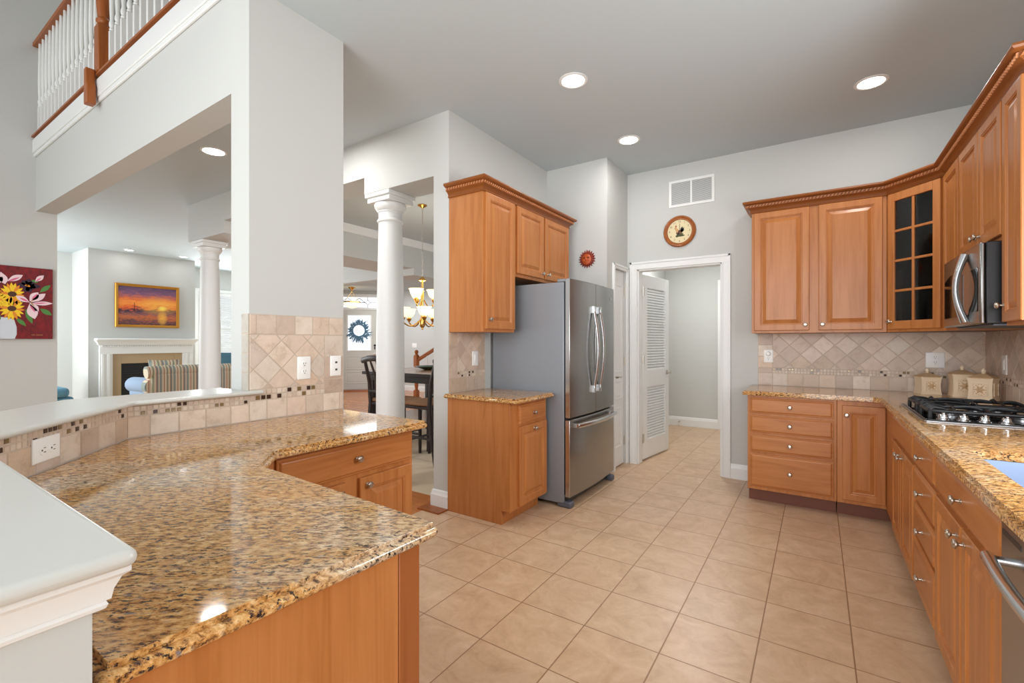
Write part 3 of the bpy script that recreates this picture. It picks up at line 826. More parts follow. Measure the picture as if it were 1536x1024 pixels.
counter('granite_countertop', 'small gold granite countertop on the narrow cabinet beside the refrigerator', [(-2.40, 2.652, 0.015), (-1.725, 2.652, 0.02), (-1.725, 3.20, 0.01), (-2.376, 3.20, 0), (-2.376, 2.694, 0), (-2.40, 2.694, 0)])
T6 = Tiles(FX(-2.38, 2.70)); L = 0.46
T6.row(0, L, 0.905, 1.02, 0.11); T6.mosaic(0.1, L, 1.02, 1.066); T6.rect(0, 0.1, 1.02, 1.066); T6.diamonds(0.1, L, 1.066, 1.378, 0.104, 0.03, 0.03)
for k in range(3): T6.rect(0, 0.1, 1.066 + k * 0.104, 1.066 + (k + 1) * 0.104)
struct(T6.build('wall_tile_fridge', [(0, L, 0.90, 1.378)]), 'travertine backsplash strip beside the refrigerator')
outlet('light_switch', 'white rocker switch on the backsplash strip beside the refrigerator', FX(-2.3755, 3.02, 1.165), 0.075, 0.12, 'switch')

t = thing('upper_cabinet', 'tall narrow maple upper cabinet with one door, left of the refrigerator', 'upper cabinet', (-2.2, 2.9, 1.378))
Fc = FX(-2.05, 2.70)
carcass(t, Fc, 0.42, 0.328, 1.378, 2.435)
door(t, Fc, 0.02, 0.405, 1.400, 2.412, (0.055, 1.47))
t = thing('upper_cabinet', 'short maple upper cabinet with two doors above the refrigerator', 'upper cabinet', (-2.2, 3.6, 1.84))
carcass(t, Fc, 1.39, 0.328, 1.835, 2.435, x0=0.4215)
door(t, Fc, 0.445, 0.875, 1.862, 2.412, (0.84, 1.905)); door(t, Fc, 0.905, 1.365, 1.862, 2.412, (0.945, 1.905))
crown('crown_moulding', 'carved maple crown moulding on the cabinets around the refrigerator', [(-2.38, 2.70), (-2.05, 2.70), (-2.05, 4.09), (-2.38, 4.09)], 2.414)

# refrigerator
t = thing('refrigerator', 'stainless french door refrigerator with bottom freezer drawer', 'refrigerator', (-2.0, 3.70, 0))
Ff = FX(-1.66, 3.235); W_ = 0.935
MB(Ff).box(0, W_, 0.0, 0.69, 0.03, 1.775).build('case', M['fridge'], t, bevel=0.006)
def curved(F, x0, x1, z0, z1, y0, y1, bulge, n=14):
    b = MB(F); pf = []
    cx = W_ / 2
    for i in range(n + 1):
        x = x0 + (x1 - x0) * i / n; q = (x - cx) / (W_ / 2)
        pf.append((x, y1 - bulge * (1 - q * q)))
    poly = [(x0, y0)] + pf + [(x1, y0)]
    return b.prism(poly, z0, z1)
gk = MB(Ff).box(0.012, W_ - 0.012, -0.012, 0.0, 0.10, 1.77).build('gasket', M['black'], t)
d1 = curved(Ff, 0.003, 0.458, 0.705, 1.80, -0.014, -0.050, 0.022).build('door', M['stainless'], t, bevel=0.004)
d2 = curved(Ff, 0.463, W_ - 0.003, 0.705, 1.80, -0.014, -0.050, 0.022).build('door', M['stainless'], t, bevel=0.004)
d3 = curved(Ff, 0.003, W_ - 0.003, 0.085, 0.690, -0.014, -0.050, 0.022).build('freezer_drawer', M['stainless'], t, bevel=0.004)
for dd, z0, z1 in ((d1, 0.705, 1.80), (d3, 0.085, 0.69)):
    MB(Ff).box(-0.001, 0.004, -0.052, -0.014, z0 + 0.002, z1 - 0.002).build('edge_trim', M['chrome'], dd, bevel=0.002)
for dd, x in ((d1, 0.400), (d2, 0.522)):
    b = MB(Ff)
    pts = []
    for i in range(25):
        q = i / 24; z = 0.875 + q * 0.73
        pts.append((x, -0.078 - 0.045 * math.sin(PI * q), z))
    b.tube(pts, 0.017, 12, flat=0.55, up=(1, 0, 0))
    for z in (0.875, 1.545): b.box(x - 0.017, x + 0.017, -0.095, -0.064, z, z + 0.06)
    b.build('handle', M['chrome'], dd, bevel=0.002)
b = MB(Ff); pts = []
for i in range(25):
    q = i / 24; pts.append((0.06 + q * 0.815, -0.098 - 0.040 * math.sin(PI * q), 0.642))
b.tube(pts, 0.018, 12, flat=0.55, up=(0, 0, 1))
for x in (0.06, 0.845): b.box(x, x + 0.03, -0.105, -0.052, 0.626, 0.658)
b.build('handle', M['chrome'], d3, bevel=0.002)
MB(Ff).box(0.0, 0.10, -0.045, 0.06, 1.776, 1.80).build('hinge_cover', M['fridge'], t, bevel=0.006)
MB(Ff).box(W_ - 0.10, W_, -0.045, 0.06, 1.776, 1.80).build('hinge_cover', M['fridge'], t, bevel=0.006)
MB(Ff).box(0.02, W_ - 0.02, -0.012, 0.02, 0.022, 0.078).build('base_grille', M['black'], t, bevel=0.004)
for x in (0.0, W_ - 0.07): MB(Ff).box(x, x + 0.07, -0.06, 0.06, 0.0, 0.05).build('foot', M['footgrey'], t, bevel=0.012)
lg = MB(Ff @ Matrix.Translation((0.83, -0.0615, 1.70)) @ AXY); lg.lathe([(0.016, 0), (0.016, 0.001), (0.013, 0.0018)], n=20, M=Matrix.Diagonal((1.2, 0.5, 1, 1))); lg.build('badge', M['chrome'], d2)

# sun plaque on the alcove wall
t = thing('sun_plaque', 'small terracotta sun face plaque on the wall above the refrigerator', 'wall plaque', (-1.92, 4.25, 2.13))
Fs = FY(-1.918, 4.249, 2.13)
b = MB(Fs); N = 20; pts = []
for k in range(2 * N):
    r = 0.094 if k % 2 == 0 else 0.070; a = PI * k / N
    pts.append((r * math.cos(a), r * math.sin(a)))
vs = [(x, 0, z) for x, z in pts] + [(x * 0.92, -0.010, z * 0.92) for x, z in pts] + [(0.062 * math.cos(PI * k / N), -0.018, 0.062 * math.sin(PI * k / N)) for k in range(2 * N)]
K = 2 * N
fs = [tuple(range(K)), tuple(range(3 * K - 1, 2 * K - 1, -1))] + [(i, (i + 1) % K, K + (i + 1) % K, K + i) for i in range(K)] + [(K + i, K + (i + 1) % K, 2 * K + (i + 1) % K, 2 * K + i) for i in range(K)]
b.add(vs, fs).build('rays', M['terraray'], t, smooth=25)
b = MB(Fs)
b.ball((0, -0.014, -0.004), 0.052, 24, 14, sz=(1, 0.28, 1.05))
b.ball((0, -0.029, -0.006), 0.010, 10, 8, sz=(0.9, 1.0, 1.7))
b.ball((0, -0.026, -0.030), 0.011, 10, 8, sz=(1.6, 0.7, 0.45)); b.ball((0, -0.024, -0.042), 0.012, 10, 8, sz=(1.2, 0.7, 0.6))
for s in (-1, 1):
    b.ball((s * 0.027, -0.022, -0.016), 0.014, 10, 8, sz=(1, 0.6, 0.9)); b.tube([(s * 0.008, -0.028, 0.018), (s * 0.022, -0.026, 0.025), (s * 0.037, -0.020, 0.016)], 0.0042, 8)
b.build('face', M['terracotta'], t)
for s in (-1, 1): MB(Fs).ball((s * 0.021, -0.027, 0.009), 0.0085, 10, 8, sz=(1.2, 0.6, 0.7)).build('eye', M['terradark'], t)

# clock
t = thing('wall_clock', 'round brown framed wall clock with rooster face above the doorway', 'clock', (-1.165, 4.83, 2.422))
Fk = FY(-1.165, 4.829, 2.422)
MB(Fk @ AXY).lathe([(0.158, 0), (0.160, 0.008), (0.155, 0.02), (0.146, 0.028), (0.138, 0.026), (0.130, 0.018), (0.122, 0.018), (0.118, 0.008)], n=56, cap=False).build('rim', M['clockrim'], t)
fc = MB(Fk @ AXY).lathe([(0.122, 0.001), (0.122, 0.006)], n=48).build('dial', M['dial'], t)
for h in range(1, 13):
    b = MB(Fk)
    a = PI / 2 - 2 * PI * h / 12
    vs, fs = text_mesh(str(h), 0.026)
    b.add(vs, fs, 0, Matrix.Translation((0.098 * math.cos(a), -0.0068, 0.098 * math.sin(a))) @ XZ)
    b.build('numeral', M['ink'], fc, smooth=0)
def flat(b, pts, y, mi=0, th=0.0008):
    n = len(pts)
    b.add([(x, y, z) for x, z in pts] + [(x, y - th, z) for x, z in pts], [tuple(range(n)), tuple(range(2 * n - 1, n - 1, -1))] + [(i, (i + 1) % n, n + (i + 1) % n, n + i) for i in range(n)], mi)
def ell(cx, cz, a, c, rot=0, n=16): return [(cx + a * math.cos(2 * PI * k / n) * math.cos(rot) - c * math.sin(2 * PI * k / n) * math.sin(rot), cz + a * math.cos(2 * PI * k / n) * math.sin(rot) + c * math.sin(2 * PI * k / n) * math.cos(rot)) for k in range(n)]
def leafp(x0, z0, x1, z1, w, n=8, bias=0.5):
    dx, dz = x1 - x0, z1 - z0; L = math.hypot(dx, dz); ux, uz = dx / L, dz / L; up = []; dn = []
    for k in range(n + 1):
        q = k / n; s = w * math.sin(PI * q ** (math.log(0.5) / math.log(bias)))
        up.append((x0 + dx * q - uz * s, z0 + dz * q + ux * s)); dn.append((x0 + dx * q + uz * s, z0 + dz * q - ux * s))
    return up + dn[-2:0:-1]
b = MB(Fk); Y = -0.0066
flat(b, ell(-0.004, -0.012, 0.030, 0.024, 0.3), Y, 0); flat(b, leafp(-0.018, -0.012, -0.034, 0.040, 0.014), Y - .0004, 1)
flat(b, ell(-0.036, 0.040, 0.010, 0.009), Y - .0008, 1); flat(b, leafp(-0.040, 0.046, -0.028, 0.062, 0.007), Y - .0012, 2); flat(b, leafp(-0.043, 0.036, -0.046, 0.024, 0.004), Y - .0012, 2)
for (x1, z1) in ((0.030, 0.046), (0.046, 0.034), (0.048, 0.014), (0.036, 0.002)): flat(b, leafp(0.010, -0.006, x1, z1, 0.010), Y - .001, 3)
flat(b, ell(0.006, -0.044, 0.046, 0.010), Y - .0004, 4); flat(b, leafp(-0.010, -0.030, -0.028, -0.060, 0.010), Y - .001, 4); flat(b, leafp(0.002, -0.034, 0.040, -0.026, 0.009), Y - .0012, 4)
flat(b, leafp(0.0, -0.036, -0.012, -0.012, 0.008), Y - .0016, 3)
b.build('rooster', [M['rbrown'], M['rtan'], M['rred'], M['rblack'], M['rgreen']], fc, smooth=0)
b = MB(Fk); b.tube([(0, -0.0105, 0), (-0.034, -0.0105, -0.054)], 0.0022, 6); b.tube([(0, -0.0115, 0), (0.004, -0.0115, 0.076)], 0.0016, 6); b.ball((0, -0.011, 0), 0.004, 8, 6)
b.build('hands', M['black'], t)

# return air vent
t = thing('air_vent', 'white two-panel return air vent near the ceiling above the clock', 'vent', (-1.05, 4.83, 2.8))
Fv = FY(-1.27, 4.8295, 2.672)
b = MB(Fv); WV, HV = 0.435, 0.27
b.box(0, WV, -0.008, 0, 0, 0.026); b.box(0, WV, -0.008, 0, HV - 0.026, HV); b.box(0, 0.026, -0.008, 0, 0.026, HV - 0.026); b.box(WV - 0.026, WV, -0.008, 0, 0.026, HV - 0.026); b.box(WV / 2 - 0.009, WV / 2 + 0.009, -0.008, 0, 0.026, HV - 0.026)
b.build('frame', M['trim'], t, bevel=0.002)
MB(Fv).box(0.02, WV - 0.02, -0.001, 0.0, 0.02, HV - 0.02).build('backing', M['grey'], t)
for a, c in ((0.026, WV / 2 - 0.009), (WV / 2 + 0.009, WV - 0.026)):
    b = MB(Fv)
    for k in range(22):
        z = 0.027 + k * 0.0098
        b.add([(a, -0.0015, z + 0.0062), (c, -0.0015, z + 0.0062), (c, -0.0075, z), (a, -0.0075, z), (a, -0.0015, z + 0.0074), (c, -0.0015, z + 0.0074), (c, -0.0075, z + 0.0012), (a, -0.0075, z + 0.0012)],
              [(0, 1, 2, 3), (7, 6, 5, 4), (0, 4, 5, 1), (1, 5, 6, 2), (2, 6, 7, 3), (3, 7, 4, 0)])
    b.build('louvers', M['trim'], t, smooth=0)

# pantry door
t = thing('door_1', 'narrow white panelled pantry door beside the refrigerator', 'door', (-1.72, 4.6, 0)); t['kind'] = 'structure'
Fd = FX(-1.735, 4.4305); wD = 0.349
b = MB(Fd); b.box(0, wD, 0, 0.035, 0.008, 2.048); b.build('slab', M['white'], t, bevel=0.002)
PAN = [(0, 0), (0.004, -0.005), (0.016, -0.006), (0.03, 0.001), (0.036, 0.002)]
for (z0, z1) in ((0.20, 0.62), (0.70, 0.90), (0.98, 1.90)):
    MB(Fd).rings(0.07, wD - 0.07, z0, z1, -0.001, [(0, 0), (0.004, 0.007), (0.012, 0.008), (0.022, 0.0015), (0.045, 0.008), (0.05, 0.008)]).build('panel', M['white'], t, smooth=25)
def lever(parent, F, x, z, y, d=1):
    b = MB(F); b.lathe([(0.026, 0), (0.026, 0.006), (0.018, 0.010), (0.010, 0.012), (0.009, 0.045), (0.011, 0.048)], n=20, M=Matrix.Translation((x, y, z)) @ AXY)
    b.tube([(x, y - 0.046, z), (x + d * 0.03, y - 0.050, z + 0.004), (x + d * 0.07, y - 0.050, z - 0.002), (x + d * 0.11, y - 0.048, z + 0.002)], [0.009, 0.008, 0.006, 0.0055], 10)
    return b.build('lever_handle', M['nickel'], parent)
lever(t, Fd, 0.055, 0.94, 0.0, 1)
for z in (0.25, 1.10, 1.85):
    b = MB(Fd); b.box(wD - 0.004, wD + 0.012, -0.012, 0.0, z - 0.045, z + 0.045); b.tube([(wD + 0.004, -0.014, z - 0.05), (wD + 0.004, -0.014, z + 0.05)], 0.006, 8); b.build('hinge', M['nickel'], t)
# louvered door standing open into the hall
t = thing('door_2', 'white louvered door standing open into the back hall', 'door', (-1.57, 5.0, 0)); t['kind'] = 'structure'
Fl = frame((-1.585, 4.965, 0), (0.135, 0.99)); wD = 0.70
b = MB(Fl)
for a, c, z0, z1 in ((0, 0.11, .02, 2.04), (wD - 0.11, wD, .02, 2.04), (0.11, wD - 0.11, .02, .22), (0.11, wD - 0.11, .80, .99), (0.11, wD - 0.11, 1.90, 2.04)): b.box(a, c, 0, 0.035, z0, z1)
b.build('frame', M['white'], t, bevel=0.002)
for z0, z1 in ((0.22, 0.80), (0.99, 1.90)):
    b = MB(Fl); n = int((z1 - z0) / 0.030)
    for k in range(n):
        z = z0 + (k + 0.5) * (z1 - z0) / n
        b.add([(0.11, 0.003, z - 0.014), (wD - 0.11, 0.003, z - 0.014), (wD - 0.11, 0.032, z + 0.012), (0.11, 0.032, z + 0.012), (0.11, 0.003, z - 0.006), (wD - 0.11, 0.003, z - 0.006), (wD - 0.11, 0.032, z + 0.020), (0.11, 0.032, z + 0.020)],
              [(0, 1, 2, 3), (7, 6, 5, 4), (0, 4, 5, 1), (1, 5, 6, 2), (2, 6, 7, 3), (3, 7, 4, 0)])
    b.build('louvers', M['white'], t, smooth=0)
lever(t, Fl, wD - 0.06, 0.94, 0.0, -1)
for z in (0.25, 1.10, 1.85):
    b = MB(Fl); b.box(-0.012, 0.03, -0.002, 0.0, z - 0.045, z + 0.045); b.tube([(-0.006, -0.006, z - 0.05), (-0.006, -0.006, z + 0.05)], 0.006, 8); b.build('hinge', M['nickel'], t)
o = MB().lathe([(0.009, 0), (0.009, 0.006), (0.005, 0.008), (0.005, 0.06), (0.008, 0.062), (0.008, 0.075)], n=10, M=frame((-1.78, 7.392, 0.07), (1, 0)) @ AXY).build('door_stop', M['nickel'])
tag(o, 'small metal door stop on the hall baseboard behind the louvered door', 'door stop')

# ------------------------------------------------------------------ back and right run: base cabinets
Fc = FY(-0.478, 4.22)
t = thing('base_cabinet', 'maple base cabinet with four stacked drawers beside the doorway wall', 'base cabinet', (-0.18, 4.5, 0))
carcass(t, Fc, 0.598, 0.608, 0, 0.872, 0.105)
for z0, z1 in ((0.727, 0.850), (0.572, 0.707), (0.416, 0.551), (0.133, 0.398)): drawer(t, Fc, 0.018, 0.578, z0, z1)
t = thing('base_cabinet', 'maple corner base cabinet with a single tall door, right of the four drawers', 'base cabinet', (0.28, 4.5, 0))
carcass(t, Fc, 1.526, 0.608, 0, 0.872, 0.105, x0=0.600)
door(t, Fc, 0.632, 0.884, 0.133, 0.832, (0.658, 0.762))
Fr = FR(0.41, 4.2195)                                     # local x = 4.2195 - y
t = thing('base_cabinet', 'maple base cabinet with two narrow doors under the black cooktop', 'base cabinet', (0.7, 3.5, 0))
carcass(t, Fr, 1.238, 0.638, 0, 0.872, 0.105)
drawer(t, Fr, 0.475, 1.222, 0.715, 0.850, None, name='false_front')
door(t, Fr, 0.475, 0.838, 0.125, 0.695, (0.80, 0.655)); door(t, Fr, 0.858, 1.222, 0.125, 0.695, (0.895, 0.655))
t = thing('base_cabinet', 'maple base cabinet with a stack of four drawers between cooktop and sink', 'base cabinet', (0.7, 2.73, 0))
carcass(t, Fr, 1.740, 0.638, 0, 0.872, 0.105, x0=1.240)
for z0, z1 in ((0.715, 0.850), (0.545, 0.695), (0.375, 0.525), (0.125, 0.355)): drawer(t, Fr, 1.252, 1.728, z0, z1)
t = thing('base_cabinet', 'maple sink base cabinet with wide false front over two doors', 'base cabinet', (0.7, 2.07, 0))
carcass(t, Fr, 2.558, 0.638, 0, 0.69, 0.105, x0=1.742)
MB(Fr).box(1.742, 2.558, 0, 0.02, 0.69, 0.872).build('face_frame', M['wood'], t)
drawer(t, Fr, 1.754, 2.546, 0.715, 0.850, True, name='false_front')
door(t, Fr, 1.754, 2.140, 0.125, 0.695, (2.105, 0.655)); door(t, Fr, 2.160, 2.546, 0.125, 0.695, (2.197, 0.655))
# dishwasher
t = thing('dishwasher', 'stainless dishwasher with curved bar handle at the near end of the right counter', 'dishwasher', (0.7, 1.36, 0))
MB(Fr).box(2.562, 3.158, 0.01, 0.60, 0.10, 0.868).build('tub', M['black'], t)
MB(Fr).box(2.562, 3.158, 0.06, 0.60, 0.0, 0.10).build('toe_panel', M['black'], t)
d = MB(Fr).box(2.562, 3.158, -0.022, 0.010, 0.115, 0.855).build('door', M['stainless'], t, bevel=0.004)
b = MB(Fr); b.tube([(2.60 + q * 0.52 / 20, -0.055 - 0.012 * math.sin(PI * q / 20), 0.768) for q in range(21)], 0.0145, 14)
for x in (2.615, 3.105): b.tube([(x, -0.02, 0.768), (x, -0.06, 0.768)], 0.011, 12)
b.build('handle', M['chrome'], d)
MB(Fr).box(2.575, 2.70, -0.0228, -0.021, 0.825, 0.838).build('vent_slot', M['black'], d)
t = thing('base_cabinet', 'maple base cabinet beyond the dishwasher', 'base cabinet', (0.7, 0.7, 0))
carcass(t, Fr, 4.2, 0.638, 0, 0.872, 0.105, x0=3.162)
door(t, Fr, 3.18, 3.66, 0.125, 0.695, (3.22, 0.655)); door(t, Fr, 3.69, 4.18, 0.125, 0.695, (3.73, 0.655)); drawer(t, Fr, 3.18, 3.66, 0.715, 0.85); drawer(t, Fr, 3.69, 4.18, 0.715, 0.85)

# L counter with the sink cut-out
SX0, SX1, SY0, SY1 = 0.475, 0.90, 1.69, 2.38
t = thing('granite_countertop', 'gold granite L-shaped countertop holding the cooktop, sink and canisters', 'countertop', (0.7, 3.0, 0.872))
out = round_poly([(-0.515, 4.172, 0.02), (0.372, 4.172, 0.05), (0.372, 0.02, 0.02), (1.048, 0.02, 0), (1.048, 4.828, 0), (-0.515, 4.828, 0)])
hole = round_poly([(SX0, SY0, 0.05), (SX1, SY0, 0.05), (SX1, SY1, 0.05), (SX0, SY1, 0.05)])
def slab_with_hole(z0, z1, ins):
    P = out if not ins else offset_poly(out, ins) if sum(out[i - 1][0] * out[i][1] - out[i][0] * out[i - 1][1] for i in range(len(out))) > 0 else offset_poly(out[::-1], ins)
    H = hole if not ins else offset_poly(hole, -ins * 0.3)
    bm = bmesh.new()
    rings = []
    for z in (z0, z1):
        es = []
        for R in (P, H):
            vv = [bm.verts.new((p[0], p[1], z)) for p in R]
            es += [bm.edges.new((vv[i], vv[(i + 1) % len(vv)])) for i in range(len(vv))]
            rings.append(vv)
        bmesh.ops.triangle_fill(bm, use_beauty=True, use_dissolve=False, edges=es)
    for a, c in ((0, 2), (1, 3)):
        A, B = rings[a], rings[c]
        for i in range(len(A)): bm.faces.new((A[i], A[(i + 1) % len(A)], B[(i + 1) % len(A)], B[i]))
    bmesh.ops.recalc_face_normals(bm, faces=bm.faces)
    b = MB(); b.v = [v.co.copy() for v in bm.verts]; bm.verts.index_update(); b.f = [tuple(v.index for v in f.verts) for f in bm.faces]; b.mi = [0] * len(b.f); bm.free()
    return b
slab_with_hole(0.872, 0.8945, 0).build('edge', M['granite'], t, bevel=0.009, seg=4, smooth=50)
slab_with_hole(0.894, 0.905, 0.011).build('slab', M['granite'], t, bevel=0.005, seg=3, smooth=50)
# sink
t = thing('sink', 'undermount stainless sink basin set in the right-hand counter', 'sink', (0.69, 1.99, 0.69))
b = MB(); H1 = offset_poly(hole, -0.012); n = len(hole)
rg = [[(p[0], p[1], 0.871) for p in H1], [(p[0], p[1], 0.871) for p in hole], [(p[0], p[1], 0.72) for p in offset_poly(hole, 0.012)], [(p[0], p[1], 0.70) for p in offset_poly(hole, 0.035)]]
vs = [p for r in rg for p in r]
fs = [(k * n + i, k * n + (i + 1) % n, (k + 1) * n + (i + 1) % n, (k + 1) * n + i) for k in range(3) for i in range(n)] + [tuple(range(3 * n, 4 * n))]
b.add(vs, fs).build('basin', M['sinksteel'], t, smooth=40)
MB().lathe([(0.045, 0.701), (0.045, 0.704), (0.03, 0.703), (0.028, 0.699)], (0.69, 1.99, 0), 24).build('drain', M['chrome'], t)

# backsplash tiles, back wall and right wall
T7 = Tiles(FY(-0.46, 4.83)); L = 1.51
T7.row(0, L, 0.905, 1.018, 0.118); T7.mosaic(0.118, L, 1.018, 1.066)
for z0, z1 in ((1.018, 1.066), (1.066, 1.17), (1.17, 1.275), (1.275, 1.378)): T7.rect(0, 0.118, z0, z1)
T7.diamonds(0.118, L, 1.066, 1.378, 0.118, 0.05, 0.04)
struct(T7.build('wall_tile_back', [(0, L, 0.90, 1.378)]), 'travertine backsplash on the back wall')
T8 = Tiles(FR(1.05, 4.83)); L = 3.4
T8.row(0, L, 0.905, 1.018, 0.118); T8.mosaic(0, L, 1.018, 1.066); T8.diamonds(0, 2.2, 1.066, 1.378, 0.118, 0.02, 0.04)
struct(T8.build('wall_tile_right', [(0, 2.2, 0.90, 1.378), (2.2, L, 0.90, 1.066)]), 'travertine backsplash on the right wall')
t = outlet('wall_outlet', 'white outlet holding a round plug-in, left end of the back wall tile', FY(-0.375, 4.8255, 1.172), 0.075, 0.118, 'duplex', 'outlets on the back wall tile')
o = MB(FY(-0.375, 4.818, 1.195) @ AXY).lathe([(0.017, 0), (0.02, 0.006), (0.02, 0.024), (0.014, 0.032)], n=24).build('plug_in_freshener', M['plate']); tag(o, 'small round white plug-in in the left back wall outlet', 'air freshener')
outlet('wall_outlet', 'white outlet on the back wall tile above the left canister', FY(0.766, 4.8255, 1.160), 0.112, 0.120, 'duplex', 'outlets on the back wall tile')
outlet('light_switch', 'white switch plate on the right wall tile beyond the canisters', FR(1.0455, 4.39, 1.15), 0.09, 0.13, 'switch')

# ------------------------------------------------------------------ upper cabinets
Fu = FY(-0.478, 4.50)
t = thing('upper_cabinet', 'maple upper cabinet with two raised-panel doors left of the glass corner cabinet', 'upper cabinet', (0, 4.66, 1.378))
carcass(t, Fu, 0.918, 0.328, 1.378, 2.435)
door(t, Fu, 0.02, 0.423, 1.398, 2.412, (0.395, 1.445)); door(t, Fu, 0.486, 0.892, 1.398, 2.412, (0.512, 1.445))
t = thing('corner_cabinet', 'diagonal maple corner cabinet with an eight-pane glass door', 'upper cabinet', (0.75, 4.5, 1.378))
A_, B_ = Vector((0.442, 4.50)), Vector((0.72, 4.19))
u = (B_ - A_).normalized(); Lg = (B_ - A_).length; Fg = frame((A_.x, A_.y, 0), (u.x, u.y))
pg = [(0.442, 4.502), (0.442, 4.828), (1.048, 4.828), (1.048, 4.192), (0.722, 4.192)]
b = MB()
for z0, z1 in ((1.378, 1.40), (2.413, 2.435)): b.prism([(0.442, 4.502), (0.7215, 4.192), (1.048, 4.192), (1.048, 4.828), (0.442, 4.828)], z0, z1)
b.box(0.442, 0.456, 4.502, 4.828, 1.40, 2.413); b.box(0.442, 1.048, 4.816, 4.828, 1.40, 2.413); b.box(1.036, 1.048, 4.192, 4.828, 1.40, 2.413); b.box(0.722, 1.048, 4.192, 4.206, 1.40, 2.413)
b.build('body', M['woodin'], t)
b = MB(Fg); b.box(0, 0.035, 0, 0.02, 1.378, 2.435); b.box(Lg - 0.035, Lg, 0, 0.02, 1.378, 2.435); b.box(0.035, Lg - 0.035, 0, 0.02, 1.378, 1.41); b.box(0.035, Lg - 0.035, 0, 0.02, 2.40, 2.435)
b.build('face_frame', M['wood'], t)
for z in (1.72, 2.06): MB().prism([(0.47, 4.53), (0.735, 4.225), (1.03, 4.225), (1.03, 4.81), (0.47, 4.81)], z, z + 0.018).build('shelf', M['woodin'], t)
gx0, gx1, gz0, gz1 = 0.022, Lg - 0.022, 1.398, 2.412; fw = 0.05
dr = MB(Fg)
dr.box(gx0, gx0 + fw, -0.02, 0, gz0, gz1); dr.box(gx1 - fw, gx1, -0.02, 0, gz0, gz1); dr.box(gx0 + fw, gx1 - fw, -0.02, 0, gz0, gz0 + fw + 0.012); dr.box(gx0 + fw, gx1 - fw, -0.02, 0, gz1 - fw - 0.012, gz1)
dr = dr.build('door', M['wood'], t, bevel=0.004)
b = MB(Fg); xm = (gx0 + gx1) / 2; h0, h1 = gz0 + fw + 0.012, gz1 - fw - 0.012
b.box(xm - 0.009, xm + 0.009, -0.017, -0.004, h0, h1)
for k in range(1, 4): b.box(gx0 + fw, gx1 - fw, -0.0165, -0.0045, h0 + (h1 - h0) * k / 4 - 0.009, h0 + (h1 - h0) * k / 4 + 0.009)
b.build('muntins', M['wood'], dr, bevel=0.003)
MB(Fg).box(gx0 + fw - 0.005, gx1 - fw + 0.005, -0.008, -0.006, h0 - 0.005, h1 + 0.005).build('glass', M['glass'], dr)
knob(dr, Fg, gx0 + 0.024, 1.455, -0.02)
Fq = FR(0.72, 4.19)
t = thing('upper_cabinet', 'narrow single-door maple upper cabinet between glass corner cabinet and microwave', 'upper cabinet', (0.88, 4.0, 1.378))
carcass(t, Fq, 0.424, 0.328, 1.378, 2.435)
door(t, Fq, 0.03, 0.405, 1.398, 2.412, (0.37, 1.445))
t = thing('upper_cabinet', 'short maple upper cabinet with two doors above the microwave', 'upper cabinet', (0.88, 3.38, 1.78))
carcass(t, Fq, 1.190, 0.328, 1.780, 2.435, x0=0.426)
door(t, Fq, 0.435, 0.815, 1.80, 2.412, (0.785, 1.85)); door(t, Fq, 0.83, 1.18, 1.80, 2.412, (0.86, 1.85))
t = thing('upper_cabinet', 'tall maple upper cabinet at the near end, right of the microwave', 'upper cabinet', (0.88, 2.86, 1.378))
carcass(t, Fq, 1.46, 0.328, 1.378, 2.435, x0=1.192)
door(t, Fq, 1.205, 1.442, 1.395, 2.412, (1.232, 1.47))
crown('crown_moulding', 'carved maple crown moulding along the back and right upper cabinets', [(-0.478, 4.83), (-0.478, 4.50), (0.442, 4.50), (0.72, 4.19), (0.72, 2.73), (1.05, 2.73)], 2.414)

# microwave
t = thing('microwave', 'stainless over-the-range microwave with curved handle and black glass', 'microwave', (0.85, 3.38, 1.36))
Fm = FR(0.66, 3.765); WM = 0.735
MB(Fm).box(0, WM, 0.0, 0.385, 1.390, 1.775).build('case', M['black'], t, bevel=0.004)
b = MB(Fm); b.box(0.0, WM, -0.022, -0.001, 1.388, 1.775); d = b.build('door', M['stainless'], t, bevel=0.008)
b = MB(Fm); pts = []
for i in range(13): pts.append((0.03 + 0.41 * i / 12, 1.655 + 0.03 * math.sin(PI * i / 12)))
poly = [(0.03, 1.44), (0.44, 1.44)] + pts[::-1]
b.add([(x, -0.0225, z) for x, z in poly] + [(x, -0.0235, z) for x, z in poly], [tuple(range(len(poly)))[::-1], tuple(range(len(poly), 2 * len(poly)))] + [(i, (i + 1) % len(poly), len(poly) + (i + 1) % len(poly), len(poly) + i) for i in range(len(poly))])
b.build('window', M['blackglass'], d)
MB(Fm).box(0.555, 0.705, -0.0242, -0.022, 1.45, 1.66).build('control_panel', M['blackglass'], d, bevel=0.003)
b = MB(Fm); pts = [(0.515, -0.030 - 0.036 * math.sin(PI * k / 20), 1.405 + 0.345 * k / 20) for k in range(21)]
b.tube(pts, [0.024 - 0.007 * math.sin(PI * k / 20) for k in range(21)], 12, flat=0.8, up=(1, 0, 0)); b.build('handle', M['chrome'], d)
MB(Fm).box(0.03, WM - 0.03, 0.03, 0.34, 1.380, 1.3905).build('underside', M['footgrey'], t, bevel=0.003)

